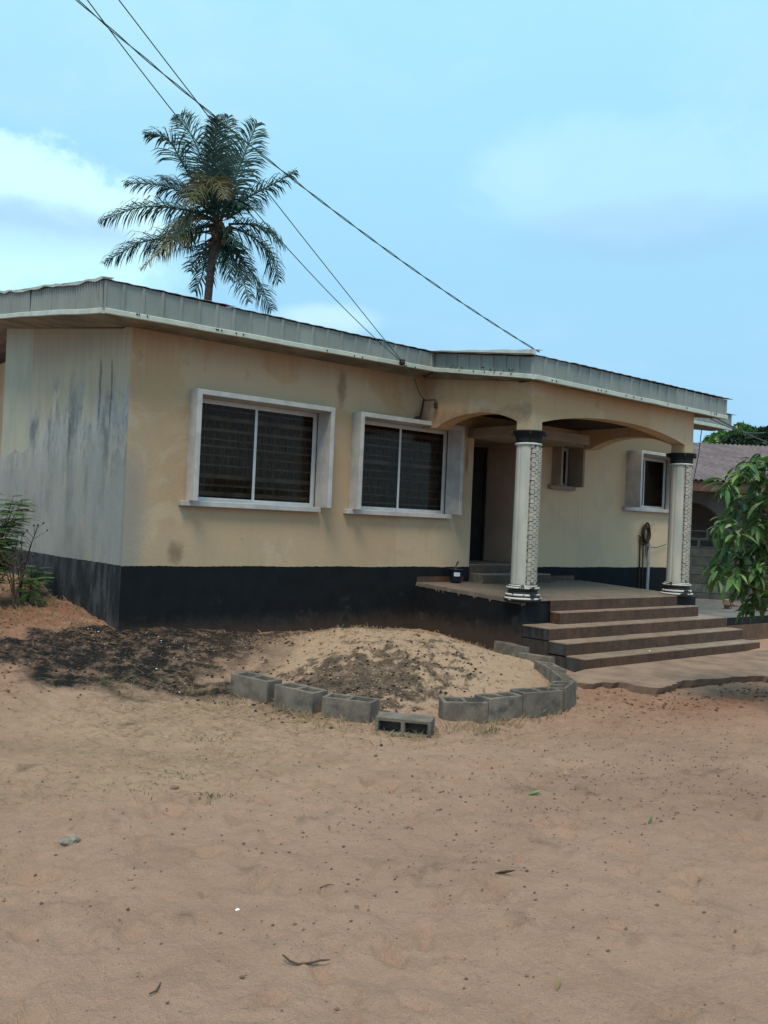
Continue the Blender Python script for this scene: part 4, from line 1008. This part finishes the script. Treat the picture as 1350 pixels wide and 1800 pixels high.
# ------------------------------------------------------------------ coconut palm
pc = at(386, 405, 28); pb = at(367, 520, 28)
palm = empty('coconut_palm', (pb.x-.2, pb.y, .6)); tag(palm, 'tall coconut palm with drooping fronds behind the house roof', 'palm tree')
tp = [(pb.x-.5, pb.y, .2), (pb.x-.35, pb.y, 4), (pb.x-.05, pb.y, 8), tuple(at(371, 470, 28)), tuple(at(380, 430, 28)), tuple(at(384, 395, 28))]
MB().tube(tp, [.24,.16,.125,.12,.15,.18], 12).out('trunk', M['trunk'], palm, smooth=True)
def frond(pix, dd, L=.62, m='palm', droop=.5, dens=.042, seed=0):
    """pix: rachis path in the view of the palm, dd: depth offset (m) at the tip"""
    rg = random.Random(seed); n0 = len(pix)
    ctrl = [at(150+p[0]/3.375, 160+p[1]/3.375, 28+dd*(i/(n0-1))**1.3) for i, p in enumerate(pix)]
    def cr(t_):
        t_ *= n0-1; i = min(int(t_), n0-2); f_ = t_-i
        p0, p1, p2, p3 = ctrl[max(i-1,0)], ctrl[i], ctrl[i+1], ctrl[min(i+2,n0-1)]
        return .5*((2*p1)+(p2-p0)*f_+(2*p0-5*p1+4*p2-p3)*f_*f_+(3*p1-p0-3*p2+p3)*f_**3)
    P_ = [cr(i/28) for i in range(29)]; Ln = sum((P_[i+1]-P_[i]).length for i in range(28))
    mb = MB().tube(P_, [.035*(1-i/30)+.006 for i in range(29)], 5)
    n = int(Ln/dens)
    for k in range(n):
        s = .10+.90*k/n; p = cr(s); T = (cr(min(s+.02,1))-cr(max(s-.02,0))).normalized()
        upv = Vector((0,0,1)); 
        if abs(T.z) > .85: upv = (Vector(CAM)-p).normalized()*.6+Vector((0,0,.3))
        S = T.cross(upv).normalized(); N_ = S.cross(T)
        ll = L*(math.sin(math.pi*min(1, .22+s*.78))**.6)*(rg.uniform(.85,1.1))+.06
        for sg in (-1, 1):
            if rg.random() < .05: continue
            d0 = (S*sg*.8*rg.uniform(.7,1.25)+T*(.5+.45*s)*rg.uniform(.6,1.4)+N_*rg.uniform(-.15,.5)).normalized()
            d1 = (d0+Vector((0,0,-droop*1.0*rg.uniform(.7,1.3)))).normalized(); d2 = (d1+Vector((0,0,-droop*1.7*rg.uniform(.7,1.3)))).normalized()
            q1 = p+d0*ll*.35; q2 = q1+d1*ll*.35; q3 = q2+d2*ll*.35
            wv = T*.022; b = len(mb.V)
            mb.V += [tuple(p-wv*.6), tuple(p+wv*.6), tuple(q1-wv), tuple(q1+wv), tuple(q2-wv*.8), tuple(q2+wv*.8), tuple(q3)]
            mb.F += [(b,b+1,b+3,b+2), (b+2,b+3,b+5,b+4), (b+4,b+5,b+6)]
    return mb.out('frond', M[m], palm, normals=False)
FR = [([(790,720),(775,480),(770,150)], 1.0, .50, 'palm', .35), ([(785,720),(755,430),(790,170)], -.9, .45, 'palm', .5), ([(800,700),(800,420),(850,150)], .8, .5, 'palm', .5),
      ([(770,700),(690,400),(565,140)], .4, .62, 'palm', .5),  ([(745,690),(600,470),(490,290),(370,255)], -.3, .55, 'palm', .6),
      ([(740,720),(610,620),(450,560),(245,545)], -.2, .55, 'palm', .6), ([(740,750),(560,700),(330,690),(95,770)], 0, .62, 'palm', .9), ([(745,830),(560,860),(330,900),(125,1010)], .2, .62, 'palm', .9),
      ([(750,760),(600,770),(520,880),(345,1040)], -1.6, .6, 'palmdry', .9), ([(770,720),(720,560),(650,600),(600,680)], -1.8, .55, 'palmdry', .8), ([(780,720),(740,560),(790,540),(830,640)], -1.7, .5, 'palmdry', .8),
      ([(820,690),(890,520),(950,360),(1020,190)], .3, .52, 'palm', .5), ([(820,690),(850,500),(880,380)], 1.5, .5, 'palm', .6), ([(800,780),(740,700),(690,640),(640,650)], -.6, .5, 'palm', .8), ([(800,780),(830,690),(880,650),(920,690)], -.8, .45, 'palm', .8), ([(790,790),(785,700),(760,600)], -.3, .45, 'palm', .6), ([(800,790),(820,690),(850,600)], -.2, .45, 'palm', .6),
          ([(790,790),(700,800),(640,850),(600,930)], -.5, .5, 'palm', .9), ([(810,800),(870,850),(900,920)], -.6, .42, 'palm', .9), ([(840,730),(950,640),(1100,560),(1240,480)], 0, .5, 'palm', .7),
      ([(850,790),(960,790),(1080,820),(1165,910)], -.3, .5, 'palm', 1.0), ([(850,800),(980,860),(1090,960),(1150,1130)], .3, .55, 'palm', 1.0),
      ([(840,850),(900,970),(1010,1110),(1105,1300)], .2, .6, 'palm', .9), ([(830,880),(870,980),(930,1100),(970,1250)], -.8, .5, 'palm', .8), ([(760,880),(720,980),(690,1100),(650,1190)], .3, .42, 'palm', .8),
      ([(750,880),(700,950),(650,1010),(625,1070)], .8, .4, 'palm', .8), ([(790,860),(830,940),(850,1040),(860,1120)], .6, .38, 'palm', .8), ([(780,860),(760,950),(735,1050)], .7, .35, 'palm', .8), ([(820,850),(890,930),(940,1020),(960,1120)], 1.2, .42, 'palm', .8), ([(760,760),(640,740),(560,790),(520,880)], -1.2, .55, 'palm', .9), ([(770,700),(640,600),(560,560),(500,520)], 1.6, .55, 'palm', .6),
      ([(840,760),(930,700),(990,650)], 1.4, .5, 'palm', .7), ([(755,800),(620,830),(480,900),(420,960)], 1.0, .6, 'palm', .9)]
for i, (px_, dd, L_, m_, dr) in enumerate(FR): frond(px_, dd, L_*(1.45 if i < 5 else 1.7), m_, dr*.62, seed=i)
nut = MB().lathe(0, 0, [(.01,-.11),(.06,-.085),(.09,-.03),(.095,.03),(.065,.09),(.01,.115)], 10); nme = mesh('coconut', nut.V, nut.F, M['nut'], True)
for i in range(16):
    a_ = i*2.4; p = at(388, 412, 28)+Vector((math.cos(a_)*.28, math.sin(a_)*.28, random.uniform(-.45,.25)))
    o = bpy.data.objects.new('coconut', nme); link(o, palm); o.location = p-wloc(palm); o.rotation_euler = (random.uniform(-.4,.4), random.uniform(-.4,.4), 0)
sk_ = MB()
for i in range(26):
    a_ = i*2.4; p0 = at(386, 405, 28)+Vector((0,0,random.uniform(-.5,.3))); d = Vector((math.cos(a_), math.sin(a_), random.uniform(-.3,.9))).normalized()
    sk_.tube([p0, p0+d*.35, p0+d*.6+Vector((0,0,-.12))], [.06,.035,.008], 5)
sk_.out('frond_stubs', M['nut'], palm, kind='stuff')

# ------------------------------------------------------------------ mango-like bush at the right edge
def leaf_mesh(L=.19, Wd=.042, curl=.35, fold=.25, m=None):
    n = 5; V = []; F = []
    for i in range(n+1):
        s = i/n; wd = Wd*math.sin(math.pi*min(1, s*.93+.04))**.8*.5; x = L*s; z = -curl*L*s*s
        V += [(x, -wd, z+wd*fold*2), (x, 0, z), (x, wd, z+wd*fold*2)]
    for i in range(n): b = i*3; F += [(b,b+3,b+4,b+1), (b+1,b+4,b+5,b+2)]
    return mesh('leaf', V, F, m)
LM = {k: [leaf_mesh(.16+.03*j, .052+.007*j, .18+.15*j, .3, M[k]) for j in range(3)] for k in ('leafA','leafB','leafC')}
bush = empty('mango_bush', (5.0, -5.75, gzs(5.0, -5.75))); tag(bush, 'leafy green bush with long drooping leaves at the right edge of the yard', 'bush')
bt = Vector((5.0, -5.75, gzs(5.0,-5.75)-.05))
MB().tube([bt, bt+Vector((.03,.02,.5)), bt+Vector((0,.0,1.1)), bt+Vector((-.02,0,2.1))], [.05,.04,.03,.014], 8).out('trunk', M['twig'], bush)
rb = random.Random(4); tips = []
pix = [(1340,806),(1318,815),(1348,812),(1300,828),(1275,850),(1262,985),(1268,930),(1302,838),(1330,822),(1285,868),(1320,870),(1345,850),(1275,915),(1300,930),(1340,915),(1278,965),(1310,965),(1345,960),(1268,1000),(1290,1005),(1330,1000),(1300,1040),(1335,1045),
       (1315,1062),(1345,1030),(1262,1010),(1292,890),(1325,895),(1285,945),(1345,985),(1308,1010),(1345,880),(1320,935),(1300,985),(1325,1020),(1335,835)]
for (px_, py_) in pix: tips.append((at(px_, py_, 9+rb.uniform(-.25,.35)), True))
for _ in range(95):
    a_ = rb.uniform(0, 6.28); r_ = .85*rb.random()**.5; z = rb.uniform(1.0, 2.45); tips.append((Vector((5.12+r_*math.cos(a_), -5.72+r_*math.sin(a_), z)), False))
cnt = 0; mass = MB()
for ti, (tp_, vis) in enumerate(tips):
    root_ = bt+Vector((0,0,max(.4, (tp_.z)*.62))); mid = (root_+tp_)/2+Vector((0,0,.10))
    MB().tube([root_, mid, tp_], [.012,.008,.004], 5).out('branch', M['twig'], bush) if ti % 2 == 0 or vis else None
    nl_ = 14 if vis else 13; young = rb.random() < .22
    outd = (tp_-(bt+Vector((0,0,tp_.z)))); outd.z = 0; base_a = math.atan2(outd.y, outd.x)
    for k in range(nl_):
        mk = 'leafC' if (young and k < 5) else ('leafB' if rb.random() < .35 else 'leafA')
        az = base_a+rb.uniform(-2.2, 2.2) if vis else rb.uniform(0, 6.28); pit = rb.uniform(-.25, .95) if not (young and k < 4) else rb.uniform(-.3,.6)
        pos = tp_+Vector((rb.uniform(-.04,.04), rb.uniform(-.04,.04), rb.uniform(-.08,.05))); sc = rb.uniform(.55, 1.08)
        me_ = rb.choice(LM[mk]); rot = (rb.uniform(-.5,.5), pit, az)
        if vis and cnt < 290:
            o = bpy.data.objects.new('leaf', me_); link(o, bush); o.location = pos-wloc(bush); o.rotation_euler = rot; o.scale = (sc,)*3; cnt += 1
        else:
            Mx = Matrix.Translation(pos) @ (Matrix.Rotation(az,4,'Z') @ Matrix.Rotation(pit,4,'Y') @ Matrix.Rotation(rot[0],4,'X')) @ Matrix.Scale(sc,4)
            mass.add([Mx @ v.co for v in me_.vertices], [tuple(p.vertices) for p in me_.polygons])
mass.out('leaf_mass', M['leafB'], bush, normals=False, kind='stuff')

# ------------------------------------------------------------------ weeds at the left edge by the side wall
def feathery(name, base, h, label, seed, green=True, nst=4, group='weeds along the side wall'):
    rg = random.Random(seed); e = empty(name, base); tag(e, label, 'weed', group); lv = MB()
    for s in range(nst):
        lean = Vector((rg.uniform(-.3,.3), rg.uniform(-.3,.3), 0)); hh_ = h*rg.uniform(.7,1)
        pts = [Vector(base)+lean*(t_*t_)*h+Vector((0,0,t_*hh_)) for t_ in (0,.35,.7,1)]
        MB().tube(pts, [.010,.008,.006,.003], 5).out('stem', M['twig'], e)
        nleaf = int(24*h) if green else 5
        for k in range(nleaf):
            t_ = rg.uniform(.3 if green else .5, 1); p = Vector(base)+lean*(t_*t_)*h+Vector((0,0,t_*hh_)); az = rg.uniform(0,6.28); d = Vector((math.cos(az), math.sin(az), rg.uniform(-.1,.5))).normalized()
            LL = rg.uniform(.14,.26); 
            if green:
                sd = d.cross(Vector((0,0,1))).normalized()
                for j in range(7):
                    c0 = p+d*LL*(j+1)/7+Vector((0,0,-.25*LL*((j+1)/7)**2))
                    for sg in (-1,1):
                        b = len(lv.V); l_ = .06*(1-.3*j/7); q = c0+(sd*sg*.9+d*.5)*l_+Vector((0,0,-.008)); wv = d*.017
                        lv.V += [tuple(c0), tuple(c0+(q-c0)*.5+wv), tuple(q), tuple(c0+(q-c0)*.5-wv)]; lv.F.append((b,b+1,b+2,b+3))
                lv.tube([p, p+d*LL+Vector((0,0,-.25*LL))], [.003,.001], 3)
            else:
                q = p+d*LL*.7+Vector((0,0,.06)); lv.tube([p, q], [.004,.002], 3)
                for _ in range(2):
                    r_ = q+Vector((rg.uniform(-.01,.01),)*3); lv.box(r_.x-.008, r_.x+.008, r_.y-.008, r_.y+.008, r_.z-.006, r_.z+.012)
    lv.out('foliage', M['leafB'] if green else M['twig'], e, normals=False, kind='stuff'); return e
for i, (x, y, h, lab, g, ns) in enumerate([(-.95,1.55,1.5,'tall feathery green weed at the left edge before the side wall', True, 7), (-1.15,1.1,.95,'bushy green weed at the far left corner', True, 6),
        (-.30,2.15,.42,'low green weed at the foot of the stained side wall', True, 5), (-.55,1.75,1.0,'tall dry weed stalk with dark seed heads before the side wall', False, 4),
        (-.85,1.0,.75,'bare brown stalk leaning at the left edge', False, 5), (-.62,1.25,.35,'small green weed among the dry stalks', True, 4), (-1.35,.5,.5,'dry stalk tuft on the red bank', False, 5)]):
    feathery('weed', (x, y, gzs(x, y)-.02), h, lab, i, g, ns)

# ------------------------------------------------------------------ litter, pebbles, grass
def tri_blades(name, xy, hmin, hmax, wdt, m, flat=0.0, label=None, cat=None, seed=0):
    rg = np.random.RandomState(seed); n = len(xy); x, y = xy[:,0], xy[:,1]; z = gz(x, y)
    h = rg.uniform(hmin, hmax, n); az = rg.uniform(0, 6.28, n); lean = rg.uniform(.2, 1.0, n) if not flat else rg.uniform(3, 9, n)
    d = np.stack([np.cos(az), np.sin(az), 1/lean if flat else np.ones(n)/lean*1.0], -1); d /= np.linalg.norm(d, axis=1)[:,None]
    s = np.stack([-np.sin(az), np.cos(az), np.zeros(n)], -1)*wdt
    b = np.stack([x, y, z+(.004 if flat else -.004)], -1); mid = b+d*(h*.55)[:,None]; tip = b+d*h[:,None]+np.stack([np.cos(az)*h*.2, np.sin(az)*h*.2, -h*.12*(0 if flat else 1)], -1)
    V = np.stack([b-s, b+s, mid+s*.8, tip, mid-s*.8], 1).reshape(-1,3); F = [(i*5,i*5+1,i*5+2,i*5+3,i*5+4) for i in range(n)]
    o = obj(name, V, F, m, None, normals=False, kind='stuff'); 
    if label: tag(o, label, cat)
    return o
def cluster(n, spots, seed):
    rg = np.random.RandomState(seed); out = []
    wt = np.array([s[4] for s in spots], float); wt /= wt.sum()
    for i in rg.choice(len(spots), n, p=wt): s = spots[i]; out.append((s[0]+rg.normal()*s[2], s[1]+rg.normal()*s[3]))
    A = np.array(out); ok = ~((A[:,0] > -.02) & (A[:,1] > -.02)) & ~((A[:,0] > 4.45) & (A[:,1] > -3.1)); return A[ok]
tri_blades('dry_straw', cluster(5200, [(-.9,-3.1,.7,.6,4),(-.3,-2.6,.5,.5,3),(-1.6,-4.2,.8,.35,1.5),(.0,-1.6,.6,.7,1.5),(.3,-3.5,.3,.4,1.5),(-1.2,.3,.7,.7,2),(1.2,-4.7,.5,.2,.6)], 1), .03, .11, .0018, M['straw'], 1, 'dry straw strewn on the sand left of the block ring', 'straw', 1)
tri_blades('dry_grass', cluster(2600, [(3.3,-1.1,.5,.4,2),(3.9,-1.3,.25,.6,2.5),(1.9,-.9,.5,.3,.6),(-1.3,1.0,.6,.6,3),(-.3,2.0,.25,1.0,2.5),(.3,-3.2,.12,.4,1.5),(1.6,-4.45,.5,.08,1.5),(.7,-4.2,.2,.2,1)], 2), .03, .10, .0013, M['straw'], 0, 'thin dry grass around the mound and the side wall', 'grass', 2)
tri_blades('green_grass', cluster(900, [(-1.5,-4.45,.12,.09,.5),(-1.75,-4.6,.1,.08,.25),(-.85,-1.9,.18,.15,1.5),(.78,-4.32,.07,.05,1.4),(.02,-2.6,.12,.1,1),(-.4,2.2,.2,.6,2),(-1.1,.9,.5,.5,1.6),(-.8,-3.7,.1,.08,.5),(-1.45,-4.9,.08,.06,.4),(2.9,-.9,.5,.3,.7),(1.35,-4.6,.1,.06,.7)], 3), .015, .045, .0018, M['weed'], 0, 'small green grass tufts scattered on the sand', 'grass', 3)
# pebbles and clods
def scatter_rocks(name, xy, smin, smax, m, label, cat, seed, pw=2.5):
    rg = np.random.RandomState(seed); n = len(xy); z = gz(xy[:,0], xy[:,1]); s = smin+(smax-smin)*rg.rand(n)**pw
    base = np.array([(1,0,0),(-.5,.87,0),(-.5,-.87,0),(0,0,.8),(.5,.87,.3),(-1,0,.25),(.5,-.87,.3)])*1.0
    ico = np.array([(0,0,1),(.9,0,.35),(.28,.85,.4),(-.72,.53,.35),(-.72,-.53,.4),(.28,-.85,.35),(0,0,-.5)]); FF = [(0,1,2),(0,2,3),(0,3,4),(0,4,5),(0,5,1),(6,2,1),(6,3,2),(6,4,3),(6,5,4),(6,1,5)]
    V = ico[None]*(1+rg.uniform(-.3,.3,(n,7,1))); a_ = rg.uniform(0,6.28,n); ca, sa = np.cos(a_), np.sin(a_)
    X = V[...,0]*ca[:,None]-V[...,1]*sa[:,None]; Y = V[...,0]*sa[:,None]+V[...,1]*ca[:,None]; fl = rg.uniform(.45,.8,n)
    V = np.stack([xy[:,0,None]+X*s[:,None], xy[:,1,None]+Y*s[:,None]*.8, z[:,None]+V[...,2]*s[:,None]*fl[:,None]+s[:,None]*.1], -1).reshape(-1,3)
    F = [(f[0]+7*i, f[1]+7*i, f[2]+7*i) for i in range(n) for f in FF]
    return tag(obj(name, V, F, m, None, normals=False, kind='stuff'), label, cat)
M['clod'] = mat('soil_clod', (.19,.115,.083), (.085,.052,.038), 9, .95, .1, 60, coords='World')
M['clod2'] = mat('red_clod', (.20,.085,.05), (.12,.055,.035), 9, .95, coords='World')
M['peb'] = mat('pale_pebble', (.42,.36,.31), (.22,.15,.11), 30, .9, coords='World')
rg = np.random.RandomState(5)
uni = np.column_stack([rg.uniform(-4.5, 6.5, 4200), rg.uniform(-9.6, -3.4, 4200)]); dens_ = fbm(uni[:,0], uni[:,1], .8, 3)
uni = uni[(dens_ > .54) | (rg.rand(len(uni)) < .2)]
cl = cluster(4500, [(.2,-5.4,1.2,.5,3),(-.6,-6.3,.8,.7,2),(.9,-6.1,1.0,.5,3),(1.9,-6.5,.8,.6,3),(2.8,-6.2,.8,.7,3),(4.8,-4.9,1.4,.35,3),(-.3,-6.6,.8,.8,1),(-2,-5.6,1,.8,1)], 6)
scatter_rocks('soil_clods', np.vstack([uni, cl]), .002, .013, M['clod'], 'small dark soil clods sprinkled over the sandy yard', 'soil', 7, 3.2)
scatter_rocks('red_clods', cluster(1700, [(-1.3,.6,.7,.8,3),(-2.1,-1.2,.4,.6,2),(5.3,-4.75,1.3,.18,2.5),(3.6,-4.3,.4,.25,1),(-.4,-.3,.6,.4,1)], 8), .005, .028, M['clod2'], 'lumps of red earth on the bank and before the apron', 'soil', 8)
scatter_rocks('pale_pebbles', np.vstack([cluster(420, [(5.0,-4.65,1.2,.12,2.5),(0,-6,2.2,1.6,3),(.2,-1.6,.9,.8,3),(2.5,-5.2,1.5,.5,2)], 9)]), .003, .012, M['peb'], 'tiny pale pebbles in the sand', 'pebble', 9)
M['sandlump'] = mat('sand_lump', (.40,.275,.19), (.29,.195,.135), 12, .97, .12, 80, coords='World')
scatter_rocks('sand_lumps', cluster(3200, [(2.2,-2.4,.75,.75,3),(1.4,-3.0,.5,.5,2),(1.2,-1.8,.5,.5,1),(3.0,-2.0,.5,.6,1),(.8,-3.3,.3,.3,1)], 21), .003, .016, M['sandlump'], 'crumbly lumps of sand over the mound', 'sand', 21, 3.0)
scatter_rocks('charcoal_bits', cluster(1900, [(-.3,-1.3,.6,.7,3),(1.0,-.8,.7,.4,2),(1.2,-2.7,.5,.6,2.4),(1.9,-3.0,.5,.4,2),(-1.1,-1.0,.4,.4,1),(.3,-3.0,.3,.3,.7)], 10), .005, .024, mat('charcoal', (.012,.012,.012), (.03,.028,.026), 8), 'charred lumps on the burnt patch and mound', 'charcoal', 10)
scatter_rocks('white_ash_bits', cluster(130, [(-.2,-1.2,.6,.7,3),(.9,-.9,.6,.3,2),(-1.2,.4,.6,.5,1)], 11), .004, .013, M['white_scrap'], 'white scraps among the ashes', 'litter', 11)
# singled-out bits
def rock(name, x, y, s, label, m, sq=.6):
    bm = bmesh.new(); bmesh.ops.create_icosphere(bm, subdivisions=2, radius=s); rr = random.Random(int(x*97+y*31))
    for v in bm.verts: v.co *= 1+rr.uniform(-.14,.14); v.co.z *= sq; v.co.x *= 1.25
    me_ = bpy.data.meshes.new(name); bm.to_mesh(me_); bm.free(); me_.materials.append(m)
    o = bpy.data.objects.new(name, me_); link(o); o.location = (x, y, gzs(x,y)+s*sq*.55); tag(o, label, 'stone'); return o
rock('stone', -2.46, -5.22, .040, 'fist sized grey stone lying alone on the sand at the left', M['stone'])
rock('stone', -1.58, -4.62, .022, 'dark stone near the grass tuft on the left', M['clod'])
def gp(px_, py_):
    d = ray(px_, py_); t_ = (0-CAM.z)/d.z
    for _ in range(6): p = CAM+d*t_; t_ = (gzs(p.x, p.y)-CAM.z)/d.z
    return CAM+d*t_
def lying(name, pix_, r_, m, label, cat, flat=False):
    P_ = [gp(*p) for p in pix_]; zz_ = max(p.z for p in P_)+r_+.004; P_ = [Vector((p.x, p.y, max(p.z+r_+.004, zz_-.006))) for p in P_]
    o = MB().tube(P_, [r_]*len(P_) if len(P_) < 3 else [r_*.7]+[r_]*(len(P_)-2)+[r_*.4], 6).out(name, m, None); tag(o, label, cat); return o
lying('twig', [(497,1688),(510,1694),(525,1699),(545,1700),(562,1697),(580,1694)], .005, M['twig'], 'curved dark twig on the bare sand in the foreground', 'twig')
lying('twig', [(562,1563),(575,1558),(588,1557)], .003, M['twig'], 'short thin twig in the middle of the yard', 'twig')
lying('twig', [(262,1752),(275,1745),(283,1730)], .004, M['twig'], 'small bent twig at the lower left of the sand', 'twig')
lying('twig', [(110,1138),(122,1126),(140,1128),(150,1140)], .006, M['straw'], 'pale forked dry stick on the burnt heap', 'twig')
lying('twig', [(135,1123),(165,1130),(205,1133)], .008, M['straw'], 'pale bundle of dry stalks above the burnt heap', 'twig')
lying('twig', [(120,1082),(140,1075),(147,1070)], .006, M['straw'], 'pale dry stalk on the red bank', 'twig')
def ground_leaf(px_, py_, rz, L_, m, label):
    p = gp(px_, py_); me_ = leaf_mesh(L_, L_*.22, -.25, .5, m); o = bpy.data.objects.new('dead_leaf', me_); link(o); o.location = p+Vector((0,0,.006)); o.rotation_euler = (0,0,rz); tag(o, label, 'leaf', 'fallen leaves on the sand')
ground_leaf(920, 1402, -.4, .13, M['leafB'], 'green fallen leaf in the upper right of the sand')
ground_leaf(870, 1537, -.9, .10, M['twig'], 'dark curled leaf near the middle right of the sand')
ground_leaf(1140, 1448, .3, .07, M['leafA'], 'small dark leaf on the right side of the sand')
ground_leaf(978, 1744, .5, .08, M['straw'], 'pale dry leaf at the lower right of the sand')
ground_leaf(995, 1365, .8, .09, M['straw'], 'dry brown leaf below the right corner block')
for i, (px_, py_, s_, lab) in enumerate([(417,1600,.011,'white plastic scrap on the sand in the left foreground'), (1048,1620,.006,'tiny white scrap on the right of the sand'), (436,1135,.022,'curved white scrap on the ash beside the mound'), (1125,1153,.016,'white paper scrap on the lowest step but one'), (36,1063,.02,'white scrap on the red bank by the weeds')]):
    p = gp(px_, py_) if i != 3 else Vector((5.95, -2.98, .19)); o = obj('plastic_scrap', [p+Vector(v)*s_ for v in ((-1,-.6,.1),(1,-.5,.2),(.7,.7,.5),(-.5,.9,.15))], [(0,1,2,3)], M['white_scrap'], None, normals=False); tag(o, lab, 'scrap')
